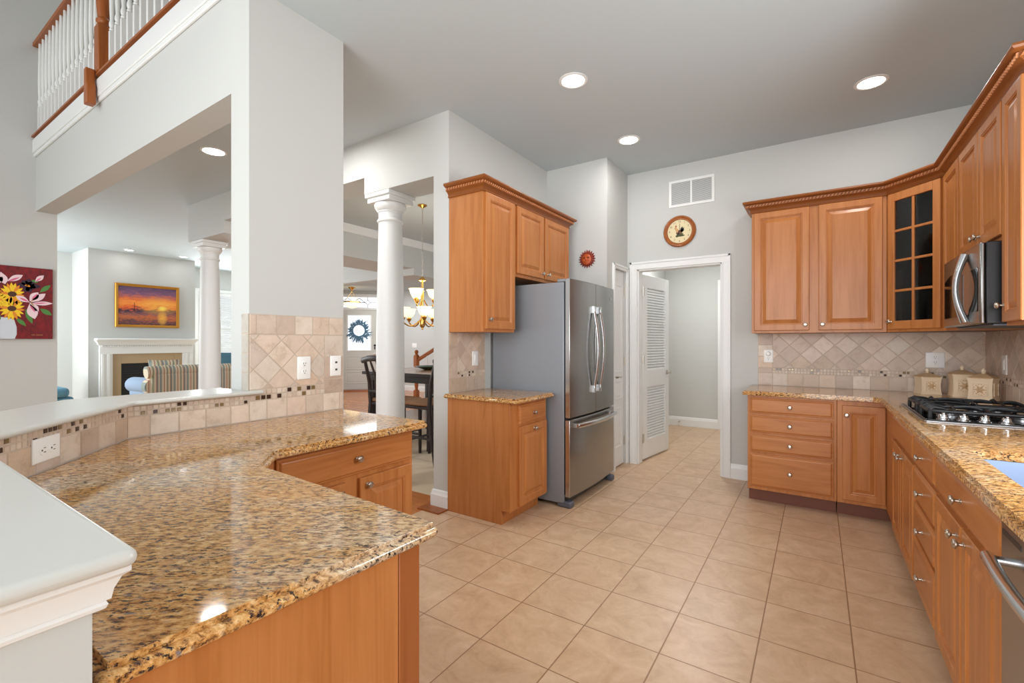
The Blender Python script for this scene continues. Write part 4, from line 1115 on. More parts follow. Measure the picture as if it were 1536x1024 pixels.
# ------------------------------------------------------------------ cooktop
t = thing('gas_cooktop', 'black gas cooktop with cast iron grates and four steel knobs on the right counter', 'cooktop', (0.71, 3.44, 0.905))
MB().prism(round_poly([(0.44, 3.055, 0.02), (0.975, 3.055, 0.02), (0.975, 3.82, 0.02), (0.44, 3.82, 0.02)]), 0.9045, 0.913).build('trim', M['steel'], t, bevel=0.002)
MB().prism(round_poly([(0.452, 3.068, 0.015), (0.963, 3.068, 0.015), (0.963, 3.81, 0.015), (0.452, 3.81, 0.015)]), 0.9125, 0.918).build('pan', M['blackglass'], t, bevel=0.002)
for i, x in enumerate((0.523, 0.598, 0.672, 0.746)):
    kb = MB().lathe([(0.027, 0), (0.027, 0.004), (0.020, 0.007), (0.017, 0.022), (0.015, 0.025)], (x, 3.108, 0.918), 24).build('knob', M['chrome'], t)
    MB().box(x - 0.005, x + 0.005, 3.108 - 0.018, 3.108 + 0.018, 0.942, 0.952).build('grip', M['chrome'], kb, bevel=0.002)
BUR = [(0.575, 3.27, 0.040), (0.84, 3.27, 0.034), (0.575, 3.66, 0.034), (0.84, 3.66, 0.044), (0.71, 3.465, 0.03)]
for x, y, r in BUR:
    bb = MB().lathe([(r + 0.012, 0), (r + 0.012, 0.008), (r + 0.004, 0.012), (r + 0.004, 0.016)], (x, y, 0.917), 28).build('burner', M['steel'], t)
    MB().lathe([(r, 0), (r, 0.008), (r - 0.006, 0.011)], (x, y, 0.932), 28).build('burner_cap', M['iron'], bb)
def grate(x0, x1, y0, y1, cs):
    b = MB(); zt = 0.958
    loop = [(x, y, 0.950) for x, y in round_poly([(x0 + .008, y0 + .008, 0.03), (x1 - .008, y0 + .008, 0.03), (x1 - .008, y1 - .008, 0.03), (x0 + .008, y1 - .008, 0.03)], 5)]
    b.tube(loop + loop[:2], 0.0085, 8, cap=False)
    for x in (x0 + 0.012, x1 - 0.012):
        for y in (y0 + 0.012, y1 - 0.012): b.tube([(x, y, 0.918), (x, y, 0.950)], [0.010, 0.008], 8)
    for cx, cy in cs:
        for k, (ex, ey) in enumerate(((x0 + .008, cy), (cx, y0 + .008), (cx, y1 - .008), ((x1 - .008) if cx > 0.71 else 0.7075, cy), ((0.7075) if cx > 0.71 else x0 + .008, cy))):
            d = Vector((ex - cx, ey - cy, 0)); L_ = d.length
            if L_ < 0.04: continue
            d /= L_; pts = []
            for q in range(9):
                f = q / 8; r_ = 0.022 + (L_ - 0.022) * f
                pts.append(Vector((cx, cy, 0)) + d * r_ + Vector((0, 0, 0.962 + 0.012 * math.sin(PI * f) - 0.010 * f)))
            b.tube(pts, 0.0075, 8, flat=0.8)
        n_ = max(1, int((y1 - y0) / 0.05))
    if len(cs) > 1: b.tube([(0.7075, y0 + .008, 0.951), (0.7075, (y0 + y1) / 2, 0.962), (0.7075, y1 - .008, 0.951)], 0.0075, 8)
    # curved ribs at the left end
    for k in range(int((y1 - y0) / 0.045)):
        y = y0 + 0.03 + k * 0.045
        b.tube([(x0 + .006, y, 0.950), (x0 + 0.03, y + 0.004, 0.966), (x0 + 0.065, y + 0.010, 0.962), (x0 + 0.085, y + 0.012, 0.955)], [0.007, 0.007, 0.006, 0.004], 8)
    return b.build('grate', M['iron'], t)
grate(0.470, 0.952, 3.145, 3.40, [(0.575, 3.27), (0.84, 3.27)]); grate(0.470, 0.952, 3.404, 3.53, [(0.71, 3.465)]); grate(0.470, 0.952, 3.534, 3.795, [(0.575, 3.66), (0.84, 3.66)])

# ------------------------------------------------------------------ canisters
def canister(label, x, y, w, h, rot):
    t = thing('canister', label, 'canister', (x, y, 0.905), 'cream canisters in the counter corner')
    T = Matrix.Translation((x, y, 0.905)) @ Matrix.Rotation(rot, 4, 'Z')
    b = MB(T); a = w / 2
    lv = [(0, 1.04, .0), (0.02, 0.98, 0), (h * 0.5, 0.93, 0), (h * 0.86, 0.98, 0), (h, 1.06, 0)]
    vs = []; ns = 7; K = ns * 4
    for z, s, _ in lv:
        ring = []
        for q in range(4):
            c0 = [(-a, -a), (a, -a), (a, a), (-a, a)][q]; c1 = [(-a, -a), (a, -a), (a, a), (-a, a)][(q + 1) % 4]
            for k in range(ns):
                f = k / ns
                x_, y_ = c0[0] + (c1[0] - c0[0]) * f, c0[1] + (c1[1] - c0[1]) * f
                lift = (abs(f - 0.0) < 0.01) * 0.006 if z == h else 0
                ring.append((x_ * s, y_ * s, z + lift))
        vs += ring
    fs = [(i * K + k, i * K + (k + 1) % K, (i + 1) * K + (k + 1) % K, (i + 1) * K + k) for i in range(len(lv) - 1) for k in range(K)] + [tuple(range(K - 1, -1, -1)), tuple(range((len(lv) - 1) * K, len(lv) * K))]
    b.add(vs, fs).build('jar', M['cream'], t, smooth=30)
    for s in range(2):
        R = Matrix.Rotation(s * PI / 2, 4, 'Z')
        fy = -a * 0.965
        b = MB(T @ R)
        b.rings(-a * 0.62, a * 0.62, h * 0.2, h * 0.8, fy, [(0, 0), (0, 0.004), (0.004, 0.005), (0.007, 0.001), (0.008, 0.001)])
        star = [((0.36 * a if k % 2 else 0.16 * a) * 1.5 * math.cos(PI / 2 + PI * k / 6), h * 0.5 + (0.36 * a if k % 2 else 0.16 * a) * 1.5 * math.sin(PI / 2 + PI * k / 6)) for k in range(12)]
        n = len(star)
        b.add([(x_, fy - 0.001, z_) for x_, z_ in star] + [(0, fy - 0.008, h * 0.5)], [(i, (i + 1) % n, n) for i in range(n)], 1)
        for k in range(14):
            q = 2 * PI * k / 14; b.ball((0.50 * a * math.cos(q), fy - 0.001, h * 0.5 + 0.24 * h * math.sin(q)), 0.0035, 6, 5, 1)
        b.build('relief', [M['cream'], M['creamd']], t, smooth=25)
    b = MB(T); q = a * 1.02
    b.prism([(-q, -q), (q, -q), (q, q), (-q, q)], h - 0.001, h + 0.006)
    b.add([(-q, -q, h + .006), (q, -q, h + .006), (q, q, h + .006), (-q, q, h + .006), (-q * .25, -q * .25, h + .032), (q * .25, -q * .25, h + .032), (q * .25, q * .25, h + .032), (-q * .25, q * .25, h + .032)],
          [(0, 1, 5, 4), (1, 2, 6, 5), (2, 3, 7, 6), (3, 0, 4, 7), (4, 5, 6, 7)])
    lid = b.build('lid', M['creamd'], t, bevel=0.003)
    MB(T).lathe([(0.012, h + .030), (0.008, h + .038), (0.013, h + .046), (0.012, h + .055), (0.006, h + .064), (0.002, h + .068)], n=14).build('finial', M['cream'], lid)
canister('small cream ceramic canister, leftmost of the three by the cooktop', 0.705, 4.72, 0.122, 0.128, math.radians(14))
canister('tall cream ceramic canister with star relief, in the middle of the three', 0.882, 4.63, 0.125, 0.160, math.radians(2))
canister('cream ceramic canister standing closest to the right wall', 0.945, 4.40, 0.125, 0.150, math.radians(-28))

# ------------------------------------------------------------------ recessed lights
def downlight(x, y, z, label, r=0.083, power=9, group='recessed ceiling lights'):
    t = thing('ceiling_light', label, 'recessed light', (x, y, z), group)
    MB().lathe([(r + 0.016, 0), (r + 0.016, -0.003), (r, -0.007), (r - 0.006, -0.004)], (x, y, z), 40, cap=False).build('trim_ring', M['trim'], t)
    MB().lathe([(r - 0.004, -0.002), (r - 0.004, -0.0035)], (x, y, z), 40).build('lens', M['lamp'], t)
    d = bpy.data.lights.new('downlight_beam', 'AREA'); d.shape = 'DISK'; d.size = 2 * r; d.energy = power * 0.085; d.color = WARM
    o = bpy.data.objects.new('downlight_beam', d); COL.objects.link(o); o.location = (x, y, z - 0.012); o['kind'] = 'helper'
    return t
downlight(-1.40, 2.87, CZ, 'recessed ceiling light in the kitchen nearest the tall pier', power=70)
downlight(-1.40, 3.99, CZ, 'recessed ceiling light in front of the refrigerator alcove', power=70)
downlight(0.31, 4.03, CZ, 'recessed ceiling light over the corner by the glass cabinet', power=70)
downlight(-4.75, 2.06, CZ, 'recessed ceiling light seen behind the balcony beam left of the pier', 0.095, 45)
downlight(-11.25, 3.36, CZ, 'left small recessed spotlight above the fireplace painting', 0.07, 18)
downlight(-11.2, 4.27, CZ, 'right small recessed spotlight above the fireplace painting', 0.07, 18)

# ------------------------------------------------------------------ balcony railing
t = thing('balcony_railing', 'oak balcony railing with white turned balusters above the living room opening', 'railing', (-4.5, 1.2, 3.345))
HR = [(-0.030, 0), (0.030, 0), (0.034, 0.012), (0.030, 0.022), (0.033, 0.034), (0.022, 0.052), (0, 0.058), (-0.022, 0.052), (-0.033, 0.034), (-0.030, 0.022), (-0.034, 0.012)]
for a, c in ((-6.47, -4.58), (-4.49, -2.56)):
    MB().sweep([(a, 1.20), (c, 1.20)], HR, 4.225).build('handrail', M['oak'], t, smooth=30)
b = MB(); b.prism([(0, 0), (0.075, 0.0), (0.075, 0.13), (0.055, 0.17), (0.055, 0.27), (0, 0.27)], -0.0275, 0.0275, 0, Matrix.Translation((-4.605, 1.128, 3.09)) @ XZ); b.box(-4.585, -4.485, 1.155, 1.245, 3.345, 3.70)
b.lathe([(0.046, 3.70), (0.036, 3.715), (0.046, 3.73), (0.046, 3.745), (0.034, 3.76), (0.040, 3.80), (0.046, 3.90), (0.040, 4.03), (0.032, 4.10), (0.046, 4.12), (0.046, 4.14)], (-4.535, 1.20, 0), 24)
b.box(-4.585, -4.485, 1.155, 1.245, 4.14, 4.34); b.lathe([(0.06, 4.34), (0.06, 4.355), (0.03, 4.365), (0.045, 4.40), (0.03, 4.43), (0.0, 4.435)], (-4.535, 1.20, 0), 20, cap=False)
b.build('newel_post', M['oakv'], t, bevel=0.006)
BAL = [(0.010, 3.60), (0.018, 3.612), (0.013, 3.625), (0.018, 3.64), (0.0175, 3.66), (0.012, 3.68), (0.015, 3.75), (0.0165, 3.85), (0.013, 4.10), (0.011, 4.235)]
x = -6.36
while x < -2.6:
    if not (-4.63 < x < -4.44):
        b = MB(); b.box(x - 0.016, x + 0.016, 1.184, 1.216, 3.345, 3.60); b.lathe(BAL, (x, 1.20, 0), 10)
        b.build('baluster', M['trim'], t, smooth=30)
    x += 0.118

# ------------------------------------------------------------------ living room
t = thing('fireplace', 'white mantel fireplace with tan marble surround and black firebox', 'fireplace', (-11.5, 3.75, 0))
Fp = FX(-11.595, 2.99); WF = 1.60                         # local x = y - 2.99
b = MB(Fp)
b.box(0.0, 0.20, -0.06, 0, 0, 1.06); b.box(WF - 0.20, WF, -0.06, 0, 0, 1.06); b.box(0, WF, -0.06, 0, 1.06, 1.28)
b.box(0.03, 0.07, -0.075, -0.06, 0, 1.06); b.box(0.12, 0.16, -0.075, -0.06, 0, 1.06); b.box(WF - 0.07, WF - 0.03, -0.075, -0.06, 0, 1.06); b.box(WF - 0.16, WF - 0.12, -0.075, -0.06, 0, 1.06)
b.build('mantel', M['trim'], t, bevel=0.004)
MB().sweep([(-11.6, 2.99), (-11.535, 2.99), (-11.535, 2.99 + WF), (-11.6, 2.99 + WF)], [(0, 0), (0.02, 0.01), (0.03, 0.05), (0.07, 0.10), (0, 0.10)], 1.23).build('bed_moulding', M['trim'], t, smooth=25)
MB(Fp).box(-0.07, WF + 0.07, -0.18, 0, 1.33, 1.37).build('mantel_shelf', M['trim'], t, bevel=0.012)
b = MB(Fp)
for k in range(40): b.box(0.03 + k * 0.039, 0.05 + k * 0.039, -0.085, -0.06, 1.205, 1.23)
b.build('dentil', M['trim'], t)
b = MB(Fp); b.box(0.20, 0.345, -0.02, 0, 0, 1.06); b.box(WF - 0.345, WF - 0.20, -0.02, 0, 0, 1.06); b.box(0.345, WF - 0.345, -0.02, 0, 0.865, 1.06)
b.build('surround', M['beige'], t, bevel=0.003)
b = MB(Fp); b.box(0.345, WF - 0.345, -0.004, -0.001, 0, 0.865); b.build('firebox', M['soot'], t)
b = MB(Fp)
for z in (0.55, 0.60, 0.65): b.box(0.40, WF - 0.40, -0.012, -0.004, z, z + 0.02)
b.box(0.36, WF - 0.36, -0.010, -0.004, 0.70, 0.71)
b.build('screen_louvers', M['iron'], t)

t = thing('framed_painting', 'sunset seascape painting in a gold frame above the mantel', 'painting', (-11.59, 3.79, 2.0))
y0, y1, z0, z1 = 3.235, 4.335, 1.595, 2.475
MB(FX(-11.598, y0, z0)).rings(0, y1 - y0, 0, z1 - z0, 0, [(0, 0), (0, 0.03), (0.012, 0.04), (0.03, 0.034), (0.05, 0.022), (0.055, 0.012)]).build('frame', M['gold'], t, smooth=25)
MB().box(-11.588, -11.585, y0 + 0.05, y1 - 0.05, z0 + 0.05, z1 - 0.05).build('canvas', M['sunset'], t)
b = MB(); b.box(-11.5855, -11.584, 3.545, 3.553, 1.955, 2.10); b.prism([(0, 0), (0.05, 0), (0.045, 0.02), (0.005, 0.02)], 0, 0.001, 0, Matrix.Translation((-11.584, 3.525, 1.935)) @ Matrix(((0, 0, 1, 0), (1, 0, 0, 0), (0, 1, 0, 0), (0, 0, 0, 1))))
b.build('painted_boat', M['soot'], t)

# flower painting on the left wall
t = thing('flower_painting', 'unframed canvas painting of lilies and yellow daisies in a white vase on red', 'painting', (-6.46, 0.95, 1.33))
SZ = 0.70; FW = 0.72
F = frame((-6.468, 1.306 - FW, 1.332), (0, 1))            # local x 0..FW, z 0..SZ
MB(F).box(0, FW, -0.03, 0, 0, SZ).build('canvas', M['redcanvas'], t, bevel=0.002)
b = MB(F); Y = -0.0302
def P2(u, v): return (FW - 0.358 + 0.358 * (u / 540.0), SZ * (1 - (v - 140) / 735.0) - 0.0 * u)
def fl(pts, mi, lay): flat(b, pts, Y - lay * 0.0006, mi, 0.0005)
def lf(u0, v0, u1, v1, w, mi, lay, bias=0.5):
    a, c = P2(u0, v0), P2(u1, v1); fl(leafp(a[0], a[1], c[0], c[1], w * 0.358 / 540.0, 10, bias), mi, lay)
vase = [P2(*q) for q in ((-150, 875), (-165, 760), (-120, 690), (-60, 660), (60, 660), (135, 680), (160, 760), (160, 830), (140, 875))]
fl(vase, 0, 1)
for q in ((150, 660, 255, 745, 26), (250, 570, 320, 720, 30), (400, 560, 530, 625, 34), (400, 390, 515, 305, 30), (0, 640, -60, 720, 30), (310, 270, 380, 290, 22), (-30, 480, 40, 520, 24), (300, 620, 325, 660, 12)): lf(*q, 1, 2)
for u1, v1 in ((165, 320), (215, 275), (290, 255), (345, 290), (410, 330), (300, 400), (245, 400), (360, 345)): lf(270, 330, u1, v1, 36, 2, 3)
lf(255, 320, 300, 340, 14, 3, 4); lf(240, 330, 280, 322, 12, 3, 4)
for cu, cv, R in ((115, 425, 128), (112, 570, 132), (-60, 480, 120)):
    for k in range(18):
        a = 2 * PI * k / 18 + 0.1
        lf(cu + 20 * math.cos(a), cv + 20 * math.sin(a), cu + R * math.cos(a), cv + R * 0.92 * math.sin(a), 19, 4 if k % 3 else 3, 5 + (k % 2))
    c = P2(cu, cv); fl(ell(c[0], c[1], 0.030, 0.026), 5, 7)
for q in ((60, 300, 222, 225, 40), (0, 210, 45, 330, 45), (-60, 330, 20, 260, 40), (345, 285, 440, 210, 32), (290, 500, 150, 440, 38), (290, 490, 380, 390, 46), (300, 500, 460, 400, 42), (300, 510, 540, 500, 30), (290, 510, 345, 670, 58), (290, 500, 385, 590, 40)): lf(*q, 6, 8, 0.55)
for q in ((70, 300, 190, 250, 13), (280, 495, 185, 455, 13), (310, 470, 375, 405, 11), (320, 512, 480, 495, 9), (295, 530, 350, 600, 11), (350, 282, 415, 235, 9)): lf(*q, 7, 9)
for q in ((300, 500, 340, 540), (300, 495, 330, 470)): lf(*q, 6, 8, 10)
# little scribbled signature
for k in range(10):
    if k == 3: continue
    u_ = 312 + k * 12; a = P2(u_, 838)
    fl([(a[0], a[1]), (a[0] + 0.005, a[1] + 0.001), (a[0] + 0.006, a[1] + 0.007), (a[0] + 0.001, a[1] + 0.005)], 8, 1)
b.build('painted_flowers', [M['pvase'], M['pleaf'], M['ppurple'], M['porange'], M['pyellow'], M['pbrown'], M['ppink'], M['prose'], M['ptan']], t, smooth=0)

# sofa with its back to the kitchen
t = thing('sofa', 'striped sofa with rolled arm, its back towards the kitchen', 'sofa', (-9.3, 3.9, 0))
SX, SY, SE = -8.95, 2.95, 5.05
b = MB(); b.box(SX - 0.22, SX, SY + 0.02, SE - 0.02, 0.10, 0.80); b.build('back', M['stripe'], t, bevel=0.06, seg=4)
b = MB(); b.tube([(SX - 0.10, SY - 0.03, 0.80), (SX - 0.10, SY + 0.1, 0.81), (SX - 0.10, SE, 0.80)], 0.10, 16); b.build('back_roll', M['stripe'], t)
b = MB(); b.box(SX - 0.90, SX - 0.2, SY + 0.15, SE - 0.15, 0.12, 0.44); b.build('seat', M['stripe'], t, bevel=0.05, seg=3)
for y in (SY, SE - 0.2):
    b = MB(); b.box(SX - 0.92, SX - 0.10, y, y + 0.2, 0.08, 0.52); b.tube([(SX - 0.98, y + 0.08, 0.56), (SX - 0.5, y + 0.08, 0.57), (SX - 0.08, y + 0.08, 0.57)], 0.13, 18); b.build('arm', M['bluelight'] if y == SY else M['stripe'], t, bevel=0.02)
    if y == SY: MB().tube([(SX - 0.22, y + 0.08, 0.568), (SX - 0.06, y + 0.08, 0.568)], 0.137, 18).build('arm_cover', M['stripe'], t)
for x in (SX - 0.85, SX - 0.08):
    for y in (SY + 0.1, SE - 0.1): MB().lathe([(0.025, 0), (0.03, 0.1)], (x, y, 0), 10).build('leg', M['dark'], t)
def pillow(name, label, c, w, h, d, m, R, cat='pillow'):
    b = MB(Matrix.Translation(c) @ R); n = 12; vs = []; fs = []
    for s in (1, -1):
        for i in range(n + 1):
            for j in range(n + 1):
                u, v = 2 * i / n - 1, 2 * j / n - 1
                pinch = 1 - 0.10 * (1 - u * u) * 0 - 0.0
                e = (max(0, (1 - u * u)) * max(0, (1 - v * v))) ** 0.45
                vs.append((u * w / 2 * (1 - 0.06 * (1 - v * v)), s * d / 2 * e, v * h / 2 * (1 - 0.06 * (1 - u * u))))
    N = (n + 1) ** 2
    for s in (0, 1):
        for i in range(n):
            for j in range(n):
                q = s * N + i * (n + 1) + j; fs.append((q, q + 1, q + n + 2, q + n + 1))
    o = b.add(vs, fs).build(name, m)
    return tag(o, label, cat)
pillow('throw_pillow', 'striped pillow with flared corners at the left end of the sofa back', (SX - 0.40, SY + 0.33, 0.79), 0.44, 0.42, 0.14, M['stripe'], Matrix.Rotation(PI / 2 - 0.4, 4, 'Z') @ Matrix.Rotation(0.15, 4, 'X'))
pillow('throw_pillow', 'blue pillow on the sofa in front of the window blinds', (SX - 0.34, 4.30, 0.88), 0.50, 0.46, 0.2, M['blue'], Matrix.Rotation(PI / 2, 4, 'Z') @ Matrix.Rotation(0.1, 4, 'X'))
# blue armchair in the far corner
t = thing('armchair', 'blue upholstered armchair near the left side of the chimney wall', 'armchair', (-11.2, 2.2, 0))
b = MB(); b.box(-11.35, -10.62, 1.75, 2.42, 0.12, 0.36); b.build('base', M['blue'], t, bevel=0.04, seg=3)
MB().box(-11.30, -10.58, 1.80, 2.36, 0.36, 0.52).build('seat_cushion', M['blue'], t, bevel=0.06, seg=4)
MB().box(-11.60, -11.30, 1.72, 2.34, 0.12, 0.78).build('backrest', M['blue'], t, bevel=0.06, seg=4)
for x in (-11.5, -10.7):
    for y in (1.82, 2.36): MB().lathe([(0.02, 0), (0.028, 0.12)], (x, y, 0), 10).build('leg', M['dark'], t)
# window with blinds
def window(name, F, w, z0, z1, label):
    t = thing(name, label, 'window', tuple(F.to_translation())); t['kind'] = 'structure'
    b = MB(F); c = 0.075
    b.box(-c, 0, -0.022, 0, z0 - c, z1 + c); b.box(w, w + c, -0.022, 0, z0 - c, z1 + c); b.box(0, w, -0.022, 0, z1, z1 + c); b.box(-c - 0.02, w + c + 0.02, -0.05, 0, z0 - 0.03, z0)
    b.box(0, 0.04, 0.02, 0.06, z0, z1); b.box(w - 0.04, w, 0.02, 0.06, z0, z1); b.box(0.04, w - 0.04, 0.02, 0.06, z1 - 0.04, z1); b.box(0.04, w - 0.04, 0.02, 0.06, z0, z0 + 0.04); b.box(0.04, w - 0.04, 0.02, 0.06, (z0 + z1) / 2 - 0.02, (z0 + z1) / 2 + 0.02)
    b.build('frame', M['trim'], t, bevel=0.003)
    MB(F).box(0.03, w - 0.03, 0.045, 0.049, z0 + 0.03, z1 - 0.03).build('pane', M['pane'], t)
    return t
F = FX(-12.6, 5.12); window('window_1', F, 1.13, 0.72, 2.53, 'white living room window behind the sofa, half hidden by the column')
t = thing('window_blind', 'white slatted blind lowered over the living room window', 'blind', (-12.59, 5.7, 2.5))
b = MB(F); n = 40
for k in range(n):
    z = 0.78 + k * (2.46 - 0.78) / n
    b.add([(0.02, -0.004, z), (1.11, -0.004, z), (1.11, 0.018, z + 0.022), (0.02, 0.018, z + 0.022), (0.02, -0.004, z + 0.003), (1.11, -0.004, z + 0.003), (1.11, 0.018, z + 0.025), (0.02, 0.018, z + 0.025)], [(0, 1, 2, 3), (7, 6, 5, 4), (0, 4, 5, 1), (1, 5, 6, 2), (2, 6, 7, 3), (3, 7, 4, 0)])
b.build('slats', M['trim'], t, smooth=0)
MB(F).box(0.01, 1.12, -0.012, 0.03, 2.46, 2.525).build('head_rail', M['trim'], t, bevel=0.003)

# ------------------------------------------------------------------ foyer: front door on its angled wall
q2 = math.sqrt(0.5)
Fd = frame((-10.20, 7.98, 0), (q2, q2))
b = MB(Fd); b.box(-2.0, -0.53, 0, 0.15, 0, 2.66); b.box(0.53, 1.02, 0, 0.15, 0, 2.66); b.box(-0.53, 0.53, 0, 0.15, 2.50, 2.66)
struct(b.build('wall_entry', M['wall'], smooth=0))
b = MB(Fd)
b.box(-0.60, -0.47, -0.02, 0.02, 0, 2.57); b.box(0.47, 0.60, -0.02, 0.02, 0, 2.57); b.box(-0.47, 0.47, -0.02, 0.02, 2.49, 2.57); b.box(-0.47, 0.47, -0.015, 0.06, 2.155, 2.215)
struct(b.build('trim_entry', M['trim'], bevel=0.004))
t = thing('door_3', 'grey-white front door with large glass panel and wreath in the foyer', 'door', tuple(Fd.to_translation())); t['kind'] = 'structure'
b = MB(Fd); gx = 0.30
b.box(-0.46, -gx, 0.02, 0.065, 0.02, 2.15); b.box(gx, 0.46, 0.02, 0.065, 0.02, 2.15); b.box(-gx, gx, 0.02, 0.065, 0.02, 1.06); b.box(-gx, gx, 0.02, 0.065, 2.01, 2.15)
b.build('slab', M['doorgrey'], t, bevel=0.003)
for z0, z1 in ((0.18, 0.50), (0.56, 0.92)): MB(Fd).rings(-0.36, 0.36, z0, z1, 0.019, [(0, 0), (0.006, 0.006), (0.02, 0.006), (0.03, 0.0), (0.06, 0.006), (0.07, 0.006)]).build('panel', M['doorgrey'], t, smooth=25)
b = MB(Fd); b.box(-gx - 0.02, -gx + 0.015, 0.008, 0.02, 1.05, 2.02); b.box(gx - 0.015, gx + 0.02, 0.008, 0.02, 1.05, 2.02); b.box(-gx + .015, gx - .015, 0.008, 0.02, 2.0, 2.02); b.box(-gx + .015, gx - .015, 0.008, 0.02, 1.05, 1.075)
b.build('glass_frame', M['white'], t)
MB(Fd).box(-gx, gx, 0.035, 0.041, 1.06, 2.01).build('glass', M['frost'], t)
b = MB(Fd)
b.lathe([(0.03, 0), (0.03, 0.008), (0.02, 0.012)], n=16, M=Matrix.Translation((0.40, 0.02, 1.20)) @ AXY); b.box(0.385, 0.415, 0.0, 0.02, 1.10, 1.16)
b.build('deadbolt', M['iron'], t)
lever(t, Fd, 0.40, 0.98, 0.02, -1)
t = thing('window_2', 'leaded glass transom window above the front door', 'window', tuple((Fd @ Matrix.Translation((0, 0, 2.2))).to_translation())); t['kind'] = 'structure'
MB(Fd).box(-0.47, 0.47, 0.035, 0.041, 2.21, 2.49).build('pane', M['frost'], t)
b = MB(Fd)
for pts in (((-0.47, 2.35), (-0.3, 2.47), (-0.15, 2.35), (0.0, 2.47)), ((-0.15, 2.35), (0.15, 2.35)), ((0.0, 2.47), (0.15, 2.35), (0.22, 2.41), (0.29, 2.35), (0.22, 2.29), (0.15, 2.35)), ((0.29, 2.35), (0.47, 2.35)), ((-0.47, 2.35), (-0.3, 2.23), (-0.15, 2.35)), ((0.22, 2.29), (0.22, 2.21)), ((0.22, 2.41), (0.22, 2.49))):
    b.tube([(x, 0.030, z) for x, z in pts], 0.008, 6)
b.build('leading', M['leadgrey'], t)
t = thing('door_wreath', 'round blue-green wreath hanging on the front door glass', 'wreath', tuple((Fd @ Matrix.Translation((0, 0.0, 1.6))).to_translation()))
b = MB(Fd)
b.tube([(-0.005 + 0.165 * math.cos(2 * PI * k / 24), 0.0, 1.60 + 0.165 * math.sin(2 * PI * k / 24)) for k in range(25)], 0.02, 8, cap=False)
b.build('ring', M['teal'], t)
b = MB(Fd); rr = random.Random(3)
for k in range(190):
    a = rr.uniform(0, 2 * PI); r0 = 0.155 + rr.uniform(-0.01, 0.02); r1 = r0 + rr.uniform(0.06, 0.17) * (1.3 if math.sin(a) < -0.2 else 1); a1 = a + rr.uniform(-0.35, 0.35)
    p0 = (r0 * math.cos(a), r0 * math.sin(a)); p1 = (r1 * math.cos(a1), r1 * math.sin(a1))
    flat(b, [(x - 0.005, z + 1.60) for x, z in leafp(p0[0], p0[1], p1[0], p1[1], rr.uniform(0.007, 0.014), 4)], rr.uniform(-0.025, 0.012), 0, 0.002)
o = b.build('leaves', M['teal'], t, smooth=0)
boxes('trim_sill', M['oak'], [(-0.9, 0.9, -0.25, 0.0, 0.0, 0.03)]).matrix_world = Fd
boxes('wall_foyer_side', M['wall'], [(-9.55, -2.5, 8.69, 8.8, 0, 2.8)])
t = thing('pendant_light', 'brass semi-flush bowl light hanging in front of the foyer door transom', 'pendant light', (-9.7, 7.37, 2.66))
PX, PY = -9.70, 7.37
MB().lathe([(0.09, 2.66), (0.085, 2.645), (0.02, 2.59), (0.012, 2.56)], (PX, PY, 0), 20).build('canopy', M['brass'], t)
b = MB()
for k in range(3):
    a = 2 * PI * k / 3 + 0.4; b.tube([(PX, PY, 2.56), (PX + 0.19 * math.cos(a), PY + 0.19 * math.sin(a), 2.30)], 0.005, 6)
b.build('rods', M['brass'], t)
MB().lathe([(0.205, 2.275), (0.212, 2.285), (0.205, 2.305), (0.195, 2.295)], (PX, PY, 0), 32, cap=False).build('rim', M['brass'], t)
MB().lathe([(0.198, 2.285), (0.17, 2.21), (0.11, 2.16), (0.04, 2.14), (0.0, 2.138)], (PX, PY, 0), 32, cap=False).build('bowl', M['glassglow'], t)

# ------------------------------------------------------------------ dining room
t = thing('dining_table', 'counter-height espresso dining table with brown top beyond the round column', 'table', (-4.35, 4.55, 0))
TX0, TX1, TY0, TY1 = -4.95, -3.75, 3.95, 5.15
MB().box(TX0, TX1, TY0, TY1, 0.895, 0.92).build('tabletop', M['tabletop'], t, bevel=0.004)
b = MB(); e = 0.02
b.box(TX0 - e, TX1 + e, TY0 - e, TY0, 0.88, 0.921); b.box(TX0 - e, TX1 + e, TY1, TY1 + e, 0.88, 0.921); b.box(TX0 - e, TX0, TY0, TY1, 0.88, 0.921); b.box(TX1, TX1 + e, TY0, TY1, 0.88, 0.921)
b.box(TX0 + 0.04, TX1 - 0.04, TY0 + 0.04, TY0 + 0.065, 0.80, 0.895); b.box(TX0 + 0.04, TX1 - 0.04, TY1 - 0.065, TY1 - 0.04, 0.80, 0.895); b.box(TX0 + 0.04, TX0 + 0.065, TY0 + 0.04, TY1 - 0.04, 0.80, 0.895); b.box(TX1 - 0.065, TX1 - 0.04, TY0 + 0.04, TY1 - 0.04, 0.80, 0.895)
b.build('apron', M['dark'], t, bevel=0.004)
for x in (TX0 + 0.04, TX1 - 0.12):
    for y in (TY0 + 0.04, TY1 - 0.12): MB().box(x, x + 0.08, y, y + 0.08, 0, 0.80).build('leg', M['dark'], t, bevel=0.004)
MB().box(TX0 + 0.13, TX1 - 0.13, TY0 + 0.13, TY1 - 0.13, 0.30, 0.33).build('lower_shelf', M['tabletop'], t, bevel=0.003)
o = MB().lathe([(0.0, 0.925), (0.07, 0.922), (0.09, 0.926), (0.19, 0.965), (0.20, 0.970), (0.185, 0.972), (0.08, 0.936), (0.0, 0.934)], (-4.42, 4.62, 0), 32, cap=False).build('glazed_bowl', M['green'])
tag(o, 'shallow dark green bowl on the dining table', 'bowl')
